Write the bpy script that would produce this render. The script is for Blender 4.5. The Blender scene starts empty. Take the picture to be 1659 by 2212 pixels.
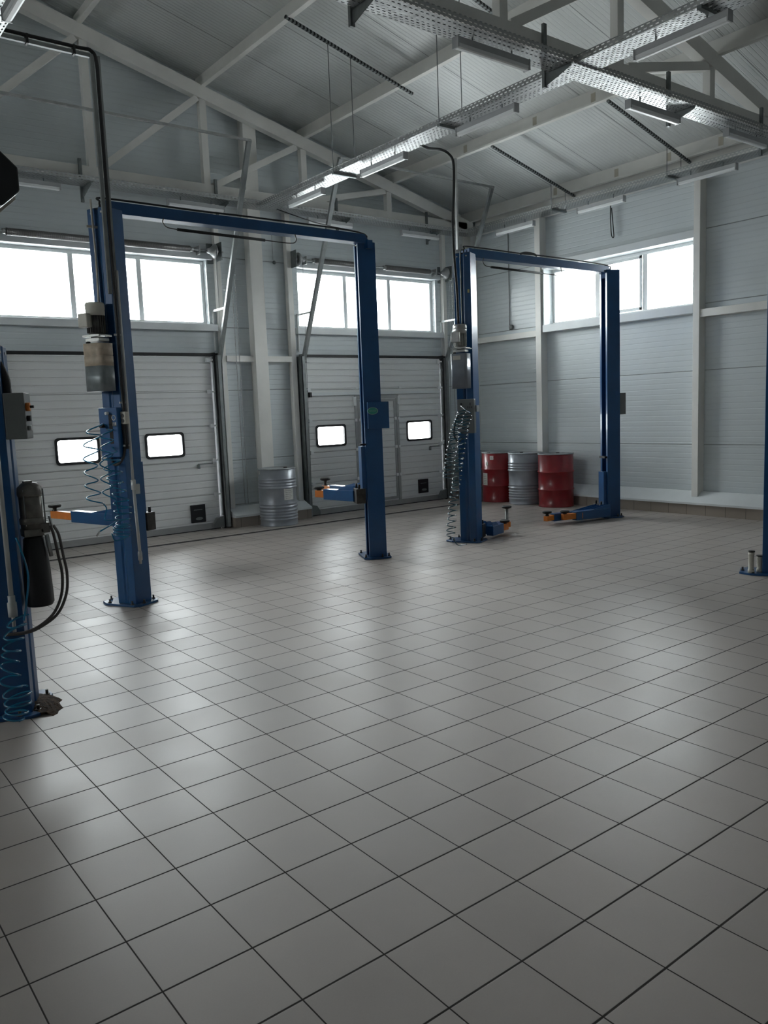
import bpy, math, random
from mathutils import Vector, Matrix
random.seed(4)
sc = bpy.context.scene
COL = sc.collection
# ---------------------------------------------------------------- camera, sky, exposure
T = 0.303                                   # floor tile pitch
yaw, pitch, roll = 0.6546, 0.1252, -0.0392
CAM = Vector((0, 0, 5.6157 * T))
fw = Vector((math.sin(yaw)*math.cos(pitch), math.cos(yaw)*math.cos(pitch), -math.sin(pitch)))
rt = Vector((math.cos(yaw), -math.sin(yaw), 0)); up = rt.cross(fw)
rt2 = math.cos(roll)*rt + math.sin(roll)*up
up2 = -math.sin(roll)*rt + math.cos(roll)*up
cam = bpy.data.cameras.new('camera'); camo = bpy.data.objects.new('camera', cam); COL.objects.link(camo)
m = Matrix.Identity(4)
for i in range(3):
    m[i][0] = rt2[i]; m[i][1] = up2[i]; m[i][2] = -fw[i]; m[i][3] = CAM[i]
camo.matrix_world = m
cam.sensor_fit = 'VERTICAL'; cam.sensor_height = 24; cam.lens = 24*1743.4/2212
cam.clip_start = 0.05; cam.clip_end = 200
sc.camera = camo
sc.view_settings.view_transform = 'Standard'; sc.view_settings.look = 'None'
sc.view_settings.gamma = 1; sc.view_settings.use_curve_mapping = False
sc.view_settings.exposure = 2.8
SKY = 5.0
w = bpy.data.worlds.new('overcast_sky'); sc.world = w; w.use_nodes = True
nt = w.node_tree; nt.nodes.clear()
tc = nt.nodes.new('ShaderNodeTexCoord'); sp = nt.nodes.new('ShaderNodeSeparateXYZ')
mr = nt.nodes.new('ShaderNodeMapRange'); mr.inputs[1].default_value = -.03; mr.inputs[2].default_value = .03
mr.inputs[3].default_value = .55; mr.inputs[4].default_value = 1.0
mu = nt.nodes.new('ShaderNodeMath'); mu.operation = 'MULTIPLY'; mu.inputs[1].default_value = SKY
bg = nt.nodes.new('ShaderNodeBackground'); bg.inputs[0].default_value = (.94, .98, 1, 1)
ow = nt.nodes.new('ShaderNodeOutputWorld')
nt.links.new(tc.outputs['Generated'], sp.inputs[0]); nt.links.new(sp.outputs[2], mr.inputs[0])
nt.links.new(mr.outputs[0], mu.inputs[0]); nt.links.new(mu.outputs[0], bg.inputs[1]); nt.links.new(bg.outputs[0], ow.inputs[0])

def portal(name, loc, sx, sy, direction):
    l = bpy.data.lights.new(name, 'AREA'); l.shape = 'RECTANGLE'; l.size = sx; l.size_y = sy
    l.cycles.is_portal = True
    o = bpy.data.objects.new(name, l); COL.objects.link(o); o.location = loc
    o.rotation_euler = Vector(direction).to_track_quat('-Z', 'Y').to_euler()

# ---------------------------------------------------------------- materials
def nodes(name):
    mt = bpy.data.materials.new(name); mt.use_nodes = True
    n = mt.node_tree; b = n.nodes['Principled BSDF']
    return mt, n, b
def mat(name, col, rough=.5, metal=0, noise=.08, nscale=6, bump=0, bscale=60, spec=.5, coat=0, alpha=None):
    mt, n, b = nodes(name)
    b.inputs['Roughness'].default_value = rough; b.inputs['Metallic'].default_value = metal
    b.inputs['Specular IOR Level'].default_value = spec; b.inputs['Coat Weight'].default_value = coat
    g = n.nodes.new('ShaderNodeNewGeometry')
    tx = n.nodes.new('ShaderNodeTexNoise'); tx.inputs['Scale'].default_value = nscale; tx.inputs['Detail'].default_value = 4
    n.links.new(g.outputs['Position'], tx.inputs['Vector'])
    r = n.nodes.new('ShaderNodeMapRange'); r.inputs[1].default_value = .3; r.inputs[2].default_value = .7
    r.inputs[3].default_value = 1-noise; r.inputs[4].default_value = 1+noise
    n.links.new(tx.outputs[0], r.inputs[0])
    mx = n.nodes.new('ShaderNodeVectorMath'); mx.operation = 'SCALE'; mx.inputs[0].default_value = col
    n.links.new(r.outputs[0], mx.inputs['Scale']); n.links.new(mx.outputs[0], b.inputs['Base Color'])
    if bump:
        t2 = n.nodes.new('ShaderNodeTexNoise'); t2.inputs['Scale'].default_value = bscale
        n.links.new(g.outputs['Position'], t2.inputs['Vector'])
        bp = n.nodes.new('ShaderNodeBump'); bp.inputs['Strength'].default_value = bump; bp.inputs['Distance'].default_value = .01
        n.links.new(t2.outputs[0], bp.inputs['Height']); n.links.new(bp.outputs[0], b.inputs['Normal'])
    return mt
class NG:
    """tiny node-graph helper"""
    def __init__(s, n): s.n = n
    def m(s, op, a, b=None, c=None):
        x = s.n.nodes.new('ShaderNodeMath'); x.operation = op
        for i, v in enumerate((a, b, c)):
            if v is None: continue
            if isinstance(v, (int, float)): x.inputs[i].default_value = v
            else: s.n.links.new(v, x.inputs[i])
        return x.outputs[0]
    def pos(s):
        g = s.n.nodes.new('ShaderNodeNewGeometry'); sp = s.n.nodes.new('ShaderNodeSeparateXYZ')
        s.n.links.new(g.outputs['Position'], sp.inputs[0]); s.g = g
        return sp.outputs[0], sp.outputs[1], sp.outputs[2]
    def line(s, u, period, offset, half):          # 1 on the line, 0 off it
        f = s.m('FRACT', s.m('DIVIDE', s.m('SUBTRACT', u, offset), period))
        d = s.m('MULTIPLY', s.m('MINIMUM', f, s.m('SUBTRACT', 1, f)), period)
        r = s.n.nodes.new('ShaderNodeMapRange'); r.inputs[1].default_value = half*.7; r.inputs[2].default_value = half*1.3
        r.inputs[3].default_value = 1; r.inputs[4].default_value = 0
        s.n.links.new(d, r.inputs[0]); return r.outputs[0]
    def at(s, u, v0, half):
        d = s.m('ABSOLUTE', s.m('SUBTRACT', u, v0))
        r = s.n.nodes.new('ShaderNodeMapRange'); r.inputs[1].default_value = half*.6; r.inputs[2].default_value = half*1.4
        r.inputs[3].default_value = 1; r.inputs[4].default_value = 0
        s.n.links.new(d, r.inputs[0]); return r.outputs[0]
    def mix(s, fac, a, b):
        x = s.n.nodes.new('ShaderNodeMix'); x.data_type = 'RGBA'
        s.n.links.new(fac, x.inputs[0])
        for i, v in ((6, a), (7, b)):
            if isinstance(v, tuple): x.inputs[i].default_value = (*v, 1)
            else: s.n.links.new(v, x.inputs[i])
        return x.outputs[2]
    def bump(s, h, bsdf, strength=.5, dist=.005):
        b = s.n.nodes.new('ShaderNodeBump'); b.inputs['Strength'].default_value = strength; b.inputs['Distance'].default_value = dist
        s.n.links.new(h, b.inputs['Height']); s.n.links.new(b.outputs[0], bsdf.inputs['Normal'])

def floor_mat():
    mt, n, b = nodes('ceramic_tiles'); q = NG(n); x, y, z = q.pos()
    ox, oy = .585*T, .265*T
    gx = q.line(x, T, ox, .0024); gy = q.line(y, T, oy, .0036)
    grout = q.m('MAXIMUM', gx, gy)
    fx = q.m('FLOOR', q.m('DIVIDE', q.m('SUBTRACT', x, ox), T)); fy = q.m('FLOOR', q.m('DIVIDE', q.m('SUBTRACT', y, oy), T))
    cb = n.nodes.new('ShaderNodeCombineXYZ'); n.links.new(fx, cb.inputs[0]); n.links.new(fy, cb.inputs[1])
    wn = n.nodes.new('ShaderNodeTexWhiteNoise'); wn.noise_dimensions = '2D'; n.links.new(cb.outputs[0], wn.inputs['Vector'])
    ns = n.nodes.new('ShaderNodeTexNoise'); ns.inputs['Scale'].default_value = 3.5; ns.inputs['Detail'].default_value = 5
    n.links.new(q.g.outputs['Position'], ns.inputs['Vector'])
    fine = n.nodes.new('ShaderNodeTexNoise'); fine.inputs['Scale'].default_value = 160
    n.links.new(q.g.outputs['Position'], fine.inputs['Vector'])
    var = q.m('ADD', q.m('MULTIPLY', wn.outputs[0], .10), q.m('ADD', q.m('MULTIPLY', ns.outputs[0], .16), q.m('MULTIPLY', fine.outputs[0], .08)))
    sc_ = n.nodes.new('ShaderNodeVectorMath'); sc_.operation = 'SCALE'; sc_.inputs[0].default_value = (.42, .375, .345)
    n.links.new(q.m('ADD', .83, var), sc_.inputs['Scale'])
    col = q.mix(grout, sc_.outputs[0], (.03, .024, .02))
    n.links.new(col, b.inputs['Base Color'])
    rg = q.m('ADD', .33, q.m('ADD', q.m('MULTIPLY', ns.outputs[0], .12), q.m('MULTIPLY', wn.outputs[0], .05)))
    rg = q.m('ADD', rg, q.m('MULTIPLY', grout, .5)); n.links.new(rg, b.inputs['Roughness'])
    b.inputs['Specular IOR Level'].default_value = .5
    q.bump(q.m('SUBTRACT', q.m('MULTIPLY', fine.outputs[0], .02), grout), b, .5, .002)
    return mt
def panel_mat(name, axis, col, seams_and_shade, period, ribs=.35):
    """ribbed sandwich panel: seams at given coordinates of the axis, fine ribs every period"""
    mt, n, b = nodes(name); q = NG(n); p = q.pos(); u = p[axis]
    s = None
    for v in seams_and_shade:
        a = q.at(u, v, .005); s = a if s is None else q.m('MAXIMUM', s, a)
    rib = q.line(u, period, .013, period*.09)
    ns = n.nodes.new('ShaderNodeTexNoise'); ns.inputs['Scale'].default_value = 1.3; ns.inputs['Detail'].default_value = 4
    n.links.new(q.g.outputs['Position'], ns.inputs['Vector'])
    sc_ = n.nodes.new('ShaderNodeVectorMath'); sc_.operation = 'SCALE'; sc_.inputs[0].default_value = col
    n.links.new(q.m('ADD', .93, q.m('MULTIPLY', ns.outputs[0], .12)), sc_.inputs['Scale'])
    if s is not None:
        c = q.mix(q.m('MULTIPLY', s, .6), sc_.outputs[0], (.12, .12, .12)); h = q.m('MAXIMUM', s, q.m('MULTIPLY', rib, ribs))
    else: c = sc_.outputs[0]; h = q.m('MULTIPLY', rib, ribs)
    n.links.new(c, b.inputs['Base Color']); b.inputs['Roughness'].default_value = .38
    q.bump(q.m('SUBTRACT', 1, h), b, 1.0, .008)
    return mt
def perf_mat(name, ax, ay):
    """galvanised sheet with punched slots in staggered rows"""
    mt, n, b = nodes(name); q = NG(n); p = q.pos(); u, v = p[ax], p[ay]
    b.inputs['Metallic'].default_value = .95; b.inputs['Roughness'].default_value = .42
    b.inputs['Base Color'].default_value = (.46, .47, .47, 1)
    row = q.m('FLOOR', q.m('DIVIDE', v, .03)); odd = q.m('MULTIPLY', q.m('MODULO', q.m('ABSOLUTE', row), 2), .5)
    fu = q.m('FRACT', q.m('ADD', q.m('DIVIDE', u, .056), odd)); fv = q.m('FRACT', q.m('DIVIDE', v, .03))
    hole = q.m('MULTIPLY', q.m('LESS_THAN', q.m('ABSOLUTE', q.m('SUBTRACT', fu, .5)), .28), q.m('LESS_THAN', q.m('ABSOLUTE', q.m('SUBTRACT', fv, .5)), .19))
    tr = n.nodes.new('ShaderNodeBsdfTransparent'); ms = n.nodes.new('ShaderNodeMixShader')
    n.links.new(hole, ms.inputs[0]); n.links.new(b.outputs[0], ms.inputs[1]); n.links.new(tr.outputs[0], ms.inputs[2])
    n.links.new(ms.outputs[0], n.nodes['Material Output'].inputs[0])
    ns = n.nodes.new('ShaderNodeTexNoise'); ns.inputs['Scale'].default_value = 9
    n.links.new(q.g.outputs['Position'], ns.inputs['Vector'])
    q.bump(ns.outputs[0], b, .25, .02)
    return mt
def glass_mat():
    mt, n, b = nodes('window_glass'); n.nodes.remove(b)
    tr = n.nodes.new('ShaderNodeBsdfTransparent'); tr.inputs[0].default_value = (.97, .985, .98, 1)
    gl = n.nodes.new('ShaderNodeBsdfGlossy'); gl.inputs['Roughness'].default_value = .02
    fr = n.nodes.new('ShaderNodeFresnel'); fr.inputs[0].default_value = 1.45
    ms = n.nodes.new('ShaderNodeMixShader'); n.links.new(fr.outputs[0], ms.inputs[0])
    n.links.new(tr.outputs[0], ms.inputs[1]); n.links.new(gl.outputs[0], ms.inputs[2])
    n.links.new(ms.outputs[0], n.nodes['Material Output'].inputs[0]); return mt
def film_mat(name, col, cover):
    mt, n, b = nodes(name); b.inputs['Base Color'].default_value = (*col, 1)
    tr = n.nodes.new('ShaderNodeBsdfTransparent'); ms = n.nodes.new('ShaderNodeMixShader'); ms.inputs[0].default_value = 1-cover
    n.links.new(b.outputs[0], ms.inputs[1]); n.links.new(tr.outputs[0], ms.inputs[2]); n.links.new(ms.outputs[0], n.nodes['Material Output'].inputs[0]); return mt
def stripe_mat(name, ca, cb_, axis, period, half, rough=.4, metal=0):
    mt, n, b = nodes(name); q = NG(n); p = q.pos()
    l = q.line(p[axis], period, 0, half); n.links.new(q.mix(l, ca, cb_), b.inputs['Base Color'])
    b.inputs['Roughness'].default_value = rough; b.inputs['Metallic'].default_value = metal
    q.bump(l, b, .6, .003); return mt

M = dict(
    floor=floor_mat(), wallg=mat('grey_plaster', (.38, .38, .37), .7),
    wall=panel_mat('white_wall_panel', 2, (.60, .645, .66), (.325, 1.02, 2.1, 3.05, 4.09), .08, .25),  # lowest dark line paints the drip-edge shadow above the flashing; others are joints
    gate=panel_mat('white_gate_panel', 2, (.74, .75, .745), (.53, 1.05, 1.57, 2.08), .104, .9),
    roof=panel_mat('white_roof_panel', 1, (.68, .70, .69), (1.2, 2.2, 3.2, 4.2, 5.2, 6.2, 7.2, 8.2, 9.2, 10.2), .06, .45),
    steel=mat('painted_steel', (.76, .75, .715), .5, 0, .05, 3),
    trim=mat('white_trim', (.70, .73, .74), .4, 0, .04, 3),
    pvc=mat('white_pvc', (.75, .77, .77), .35, 0, .02),
    glass=glass_mat(),
    skirt=stripe_mat('skirting_tile', (.30, .255, .215), (.08, .065, .055), 0, T, .003, .5),
    skirty=stripe_mat('skirting_tile_side', (.30, .255, .215), (.08, .065, .055), 1, T, .003, .5),
    galv=mat('galvanised_steel', (.42, .43, .43), .38, .8, .15, 14),
    galvd=mat('dark_galvanised_steel', (.20, .22, .22), .5, .6, .15, 14),
    track=mat('track_steel', (.26, .28, .28), .55, .35, .12, 10), alu=mat('aluminium_profile', (.36, .365, .365), .45, .4, .05, 10),
    perfx=perf_mat('slotted_sheet_x', 0, 1), perfy=perf_mat('slotted_sheet_y', 1, 0),
    perfxz=perf_mat('slotted_side_x', 0, 2), perfyz=perf_mat('slotted_side_y', 1, 2),
    blue=mat('blue_enamel', (.006, .066, .195), .32, 0, .10, 5, coat=.2),
    blue2=mat('blue_enamel_arm', (.006, .080, .235), .35, 0, .10, 9, coat=.2),
    orange=mat('orange_enamel', (.75, .22, .03), .4, 0, .12, 12),
    rubber=mat('black_rubber', (.012, .012, .013), .6, 0, .2, 20),
    black=mat('black_enamel', (.006, .006, .008), .45, 0, .2, 8),
    grease=mat('greasy_steel', (.05, .045, .04), .4, .4, .4, 18),
    red=mat('red_enamel', (.22, .009, .012), .34, 0, .18, 7, coat=.15),
    drum=mat('grey_enamel', (.29, .31, .34), .34, .25, .10, 7),
    lid=mat('drum_lid', (.40, .42, .43), .4, .4, .15, 10),
    paper=mat('paper', (.62, .62, .58), .7, 0, .1, 60),
    ink=mat('ink', (.09, .09, .09), .7), inkb=film_mat('faint_print', (.35, .40, .45), .30), film=film_mat('clear_sticker', (.7, .7, .7), .10),
    motor=mat('bare_aluminium', (.42, .42, .40), .38, .6, .15, 16),
    motorm=mat('dusty_aluminium', (.17, .16, .145), .45, .5, .25, 18), motord=mat('motor_dark', (.12, .115, .11), .45, .4, .3, 20),
    ivory=mat('ivory_plastic', (.50, .48, .42), .5, 0, .06, 12),
    beige=mat('stained_beige_tank', (.48, .40, .31), .5, 0, .16, 16),
    tank=mat('grey_tank', (.20, .225, .235), .42, .15, .14, 16),
    tankl=mat('pale_grey_tank', (.22, .24, .27), .36, .4, .10, 9),
    boxg=mat('grey_box', (.17, .18, .18), .5, 0, .06, 8),
    pipe=mat('white_conduit', (.52, .53, .52), .45, 0, .06, 9),
    hose=mat('blue_coil_hose', (.005, .15, .30), .22, 0, .05, 9, coat=.4),
    hosed=mat('teal_coil_hose', (.01, .06, .09), .22, 0, .05, 9, coat=.4),
    hyd=mat('hydraulic_hose', (.10, .09, .085), .5, 0, .2, 30),
    housing=mat('lamp_housing', (.42, .43, .44), .4, .2, .05, 9),
    opal=mat('lamp_tube', (.80, .82, .82), .35, 0, .02),
    tan=mat('tan_tag', (.50, .46, .38), .6),
    slotted=stripe_mat('slotted_channel', (.20, .22, .22), (.006, .006, .007), 0, .05, .012, .5, .4),
    spring=stripe_mat('torsion_spring', (.30, .29, .29), (.10, .10, .10), 0, .012, .003, .4, .6),
    green=mat('green_badge', (.04, .28, .22), .4), gline=mat('badge_rim', (.35, .50, .45), .4),
    slot=mat('dark_recess', (.006, .006, .007), .7),
    grime=mat('rusty_grime', (.06, .034, .018), .9, 0, .6, 40, .8, 80),
    yell=mat('pale_sticker', (.40, .38, .18), .6),
)
# ---------------------------------------------------------------- mesh helpers
class MB:
    def __init__(s): s.v = []; s.f = []; s.sm = []
    def add(s, vs, fs, smooth=False):
        k = len(s.v); s.v += [Vector(v) for v in vs]
        for f in fs: s.f.append([i+k for i in f]); s.sm.append(smooth)
        return s
    def hexa(s, p):
        return s.add(p, [(3,2,1,0), (4,5,6,7), (0,1,5,4), (1,2,6,5), (2,3,7,6), (3,0,4,7)])
    def box(s, x0, x1, y0, y1, z0, z1):
        return s.hexa([(x0,y0,z0), (x1,y0,z0), (x1,y1,z0), (x0,y1,z0), (x0,y0,z1), (x1,y0,z1), (x1,y1,z1), (x0,y1,z1)])
    def obox(s, c, ax, ay, az):                 # centre and half-axis vectors
        c, ax, ay, az = map(Vector, (c, ax, ay, az))
        return s.hexa([c-ax-ay-az, c+ax-ay-az, c+ax+ay-az, c-ax+ay-az, c-ax-ay+az, c+ax-ay+az, c+ax+ay+az, c-ax+ay+az])
    def bar(s, a, b, w_, h, upv=(0,0,1)):
        a, b = Vector(a), Vector(b); d = (b-a).normalized(); sd = d.cross(Vector(upv))
        if sd.length < 1e-4: sd = Vector((1,0,0))
        sd.normalize(); u = sd.cross(d)
        return s.obox((a+b)/2, (b-a)/2, sd*w_/2, u*h/2)
    def prism(s, poly, a, b, axis=2, smooth=False):     # polygon extruded along an axis
        def P(p, t):
            if axis == 2: return (p[0], p[1], t)
            if axis == 1: return (p[0], t, p[1])
            return (t, p[0], p[1])
        n = len(poly); vs = [P(p, a) for p in poly]+[P(p, b) for p in poly]
        k = len(s.v)
        s.add(vs, [tuple(reversed(range(n))), tuple(range(n, 2*n))])
        for i in range(n):
            j = (i+1) % n; s.f.append([k+i, k+j, k+n+j, k+n+i]); s.sm.append(smooth)
        return s
    def cyl(s, a, b, r, r2=None, n=16, caps=True):
        a, b = Vector(a), Vector(b); r2 = r if r2 is None else r2
        d = (b-a).normalized(); q = d.to_track_quat('Z', 'Y')
        vs = [a+q@Vector((r*math.cos(t), r*math.sin(t), 0)) for t in [2*math.pi*i/n for i in range(n)]]
        vs += [b+q@Vector((r2*math.cos(t), r2*math.sin(t), 0)) for t in [2*math.pi*i/n for i in range(n)]]
        s.add(vs, [(i, (i+1)%n, n+(i+1)%n, n+i) for i in range(n)], True)
        if caps:
            k = len(s.v)-2*n; s.f.append([k+i for i in reversed(range(n))]); s.sm.append(False)
            s.f.append([k+n+i for i in range(n)]); s.sm.append(False)
        return s
    def tube(s, pts, r, n=8):
        pts = [Vector(p) for p in pts]; k = len(s.v); N = None
        for i, p in enumerate(pts):
            d = (pts[min(i+1, len(pts)-1)]-pts[max(i-1, 0)]).normalized()
            if N is None:
                N = d.orthogonal().normalized()
            N = (N-d*N.dot(d)).normalized(); B = d.cross(N)
            for j in range(n):
                t = 2*math.pi*j/n; s.v.append(p+N*r*math.cos(t)+B*r*math.sin(t))
        for i in range(len(pts)-1):
            for j in range(n):
                s.f.append([k+i*n+j, k+i*n+(j+1)%n, k+(i+1)*n+(j+1)%n, k+(i+1)*n+j]); s.sm.append(True)
        s.f.append([k+j for j in reversed(range(n))]); s.sm.append(False)
        e = k+(len(pts)-1)*n; s.f.append([e+j for j in range(n)]); s.sm.append(False)
        return s
    def lathe(s, prof, c, n=40, axis=None):
        c = Vector(c); q = (Vector(axis).to_track_quat('Z', 'Y') if axis else None); k = len(s.v)
        for r, z in prof:
            for j in range(n):
                t = 2*math.pi*j/n; v = Vector((r*math.cos(t), r*math.sin(t), z))
                s.v.append(c+(q@v if q else v))
        for i in range(len(prof)-1):
            for j in range(n):
                s.f.append([k+i*n+j, k+i*n+(j+1)%n, k+(i+1)*n+(j+1)%n, k+(i+1)*n+j]); s.sm.append(True)
        s.f.append([k+j for j in reversed(range(n))]); s.sm.append(False)
        e = k+(len(prof)-1)*n; s.f.append([e+j for j in range(n)]); s.sm.append(False)
        return s
    def rrect_ring(s, x0, x1, z0, z1, rad, wd, y0, y1, n=5):     # rounded frame in the XZ plane
        def ring(a0, a1, b0, b1, r):
            o = []
            for cx, cz, t0 in ((a1-r, b1-r, 0), (a0+r, b1-r, 90), (a0+r, b0+r, 180), (a1-r, b0+r, 270)):
                for i in range(n+1):
                    t = math.radians(t0+90*i/n); o.append((cx+r*math.cos(t), cz+r*math.sin(t)))
            return o
        A = ring(x0, x1, z0, z1, rad); B = ring(x0+wd, x1-wd, z0+wd, z1-wd, max(rad-wd*.4, .01)); k = len(s.v); N = len(A)
        for R_, y in ((A, y0), (B, y0), (A, y1), (B, y1)):
            for p in R_: s.v.append(Vector((p[0], y, p[1])))
        for i in range(N):
            j = (i+1) % N
            for q in ((i, j, N+j, N+i), (2*N+i, 3*N+i, 3*N+j, 2*N+j), (i, 2*N+i, 2*N+j, j), (N+i, N+j, 3*N+j, 3*N+i)):
                s.f.append([k+t for t in q]); s.sm.append(False)
        return s
    def build(s, name, material, parent=None, bevel=0):
        org = Vector((0,0,0))
        if parent is not None:
            p = parent
            while p: org = org+p.location; p = p.parent
        else:
            xs = [v.x for v in s.v]; ys = [v.y for v in s.v]; zs = [v.z for v in s.v]
            org = Vector(((min(xs)+max(xs))/2, (min(ys)+max(ys))/2, min(zs)))
        me = bpy.data.meshes.new(name); me.from_pydata([tuple(v-org) for v in s.v], [], s.f); me.update()
        for i, p in enumerate(me.polygons): p.use_smooth = s.sm[i]
        import bmesh
        bm = bmesh.new(); bm.from_mesh(me); bmesh.ops.recalc_face_normals(bm, faces=bm.faces); bm.to_mesh(me); bm.free()
        me.materials.append(material)
        o = bpy.data.objects.new(name, me); COL.objects.link(o)
        if parent is not None: o.parent = parent
        else: o.location = org
        if bevel:
            b = o.modifiers.new('bevel', 'BEVEL'); b.width = bevel; b.segments = 2; b.limit_method = 'ANGLE'
        return o
def tag(o, label=None, cat=None, group=None, kind=None):
    if label: o['label'] = label
    if cat: o['category'] = cat
    if group: o['group'] = group
    if kind: o['kind'] = kind
    return o
def empty(name, loc, label=None, cat=None, group=None, kind=None):
    o = bpy.data.objects.new(name, None); COL.objects.link(o); o.location = loc; o.empty_display_size = .1
    return tag(o, label, cat, group, kind)
def copy_tree(o, parent=None):
    c = o.copy(); COL.objects.link(c); c.parent = parent
    for ch in [k for k in ALL() if k.parent == o]: copy_tree(ch, c)
    return c
def ALL(): return list(COL.objects)
def struct(name, mb, m_, parent=None, label=None, bevel=0):
    o = mb.build(name, m_, parent, bevel)
    if parent is None: o['kind'] = 'structure'
    if label: o['label'] = label
    return o
def smooth_path(P, n=6):                         # Catmull-Rom
    P = [Vector(p) for p in P]; Q = [P[0]*2-P[1]]+P+[P[-1]*2-P[-2]]; o = []
    for i in range(1, len(Q)-2):
        for k in range(n):
            t = k/n; a, b, c, d = Q[i-1], Q[i], Q[i+1], Q[i+2]
            o.append(.5*((2*b)+(c-a)*t+(2*a-5*b+4*c-d)*t*t+(3*b-a-3*c+d)*t**3))
    o.append(P[-1]); return o

# ---------------------------------------------------------------- room shell
XL, XR, YN, YB = -7.0, 11.0, -5.0, 11.4
RX, S = 2.0, .2533
def ztop(x): return 7.807-S*(RX+abs(x-RX))      # top of rafters (symmetric gable)
def zroof(x): return ztop(x)+.20
def cells(u0, u1, v0, v1, holes):
    us = sorted({u0, u1, *[h[0] for h in holes], *[h[1] for h in holes]}); vs = sorted({v0, v1, *[h[2] for h in holes], *[h[3] for h in holes]})
    for a, b in zip(us, us[1:]):
        for c, d in zip(vs, vs[1:]):
            mu_, mv = (a+b)/2, (c+d)/2
            if not any(h[0] < mu_ < h[1] and h[2] < mv < h[3] for h in holes): yield a, b, c, d
W1 = (2.62, 5.58, 3.08, 4.03); W2 = (7.17, 10.13, 3.08, 4.03)
G1 = (2.52, 5.50, 0, 2.60); G2 = (7.16, 10.10, 0, 2.60)
WR = (6.66, 9.44, 3.04, 3.97)
mb = MB()
for c in cells(XL, XR+.2, 0, 5.0, [W1, W2, (G1[0]+.05, G1[1]-.05, 0, 2.55), (G2[0]+.05, G2[1]-.05, 0, 2.55)]): mb.box(c[0], c[1], YB, YB+.2, c[2], c[3])
mb.prism([(XL, 5), (XR+.2, 5), (XR+.2, zroof(XR+.2)), (RX, zroof(RX)), (XL, zroof(XL))], YB, YB+.2, axis=1)
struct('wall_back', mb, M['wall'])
WRs = [WR]
mb = MB()
for c in cells(YN, YB+.2, 0, 5.4, WRs): mb.box(XR, XR+.2, c[0], c[1], c[2], c[3])
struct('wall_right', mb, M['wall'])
WL_fill = [(6.4, 9.4, 3.04, 3.97)]  # window added out of view to bring in fill daylight
WFs = []
mb = MB()
for c in cells(YN, YB+.2, 0, 5.4, WL_fill): mb.box(XL-.2, XL, c[0], c[1], c[2], c[3])
mb.prism([(YN, 5.4), (YB+.2, 5.4), (YB+.2, 6), (YN, 6)], XL-.2, XL, axis=0)
struct('wall_left', mb, M['wallg'])
mb = MB()
for c in cells(XL-.2, XR+.2, 0, 5.0, WFs): mb.box(c[0], c[1], YN-.2, YN, c[2], c[3])
mb.prism([(XL-.2, 5), (XR+.2, 5), (XR+.2, zroof(XR+.2)), (RX, zroof(RX)), (XL-.2, zroof(XL))], YN-.2, YN, axis=1)
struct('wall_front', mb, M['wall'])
struct('floor', MB().box(XL-.2, XR+.2, YN-.2, YB+.25, -.15, 0), M['floor'])
mb = MB()
for xa, xb in ((RX, XR+.4), (XL-.4, RX)):
    mb.hexa([(xa, YN-.2, zroof(xa)), (xb, YN-.2, zroof(xb)), (xb, YB+.3, zroof(xb)), (xa, YB+.3, zroof(xa)),
             (xa, YN-.2, zroof(xa)+.15), (xb, YN-.2, zroof(xb)+.15), (xb, YB+.3, zroof(xb)+.15), (xa, YB+.3, zroof(xa)+.15)])
struct('ceiling', mb, M['roof'])
# plinths: tiled skirting and sloping flashing above it
def plinth_back(n, x0, x1):
    struct('baseboard_back' + n, MB().box(x0, x1, 11.12, 11.40, 0, .155), M['skirt'])
    struct('trim_' + ('1' if not n else '2'), MB().prism([(11.09, .155), (11.40, .155), (11.40, .30), (11.36, .30), (11.09, .185)], x0, x1, axis=0), M['trim'])
plinth_back('', 5.66, 7.04)
plinth_back('_corner', 10.24, XR)
struct('baseboard_right', MB().box(10.76, XR, YN, 11.12, 0, .155), M['skirty'])
struct('trim_3', MB().prism([(10.73, .155), (11.0, .155), (11.0, .33), (10.95, .33), (10.73, .185)], YN, 11.2, axis=1), M['trim'])
struct('trim_4', MB().box(1.2, 10.3, 10.42, 10.49, 0, .004), M['slot'], label='narrow dark drain channel along the gates')
# ---------------------------------------------------------------- windows
def window_back(name, W, labels):
    x0, x1, z0, z1 = W
    r = empty(name, ((x0+x1)/2, YB, z0), kind='structure')
    f = MB(); y0, y1 = 11.50, 11.56; t = .05
    f.box(x0, x1, y0, y1, z0, z0+t).box(x0, x1, y0, y1, z1-t, z1).box(x0, x0+t, y0, y1, z0+t, z1-t).box(x1-t, x1, y0, y1, z0+t, z1-t)
    n = 3; wd = (x1-x0-2*t)/n
    for k in (1, 2): f.box(x0+t+wd*k-.035, x0+t+wd*k+.035, y0, y1, z0+t, z1-t)
    f.build('window_frame', M['pvc'], r, .006)
    MB().box(x0+.02, x1-.02, 11.525, 11.535, z0+.02, z1-.02).build('pane', M['glass'], r)
    s = MB(); s.box(x0-.1, x1+.08, 11.29, 11.40, z0-.1, z0).box(x0-.1, x1+.08, 11.33, 11.40, z1, z1+.09)
    s.build('window_surround', M['trim'], r, .004)
    for k, (dx, top) in enumerate(labels):
        xx = x0+t+wd*k+dx; zz = z1-.16 if top else z0+.12
        st = MB().box(xx, xx+.055, 11.522, 11.524, zz, zz+.075).build('glass_sticker', M['inkb'], r)
        MB().box(xx+.008, xx+.047, 11.519, 11.5215, zz+.008, zz+.066).build('sticker_face', M['film'], st)
    portal('daylight_'+name, ((x0+x1)/2, 11.62, (z0+z1)/2), x1-x0, z1-z0, (0,-1,0))
window_back('window_1', W1, [(.72, 0), (.72, 0), (.12, 1)])
window_back('window_2', W2, [(.78, 0), (.80, 0), (.82, 0)])
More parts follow.
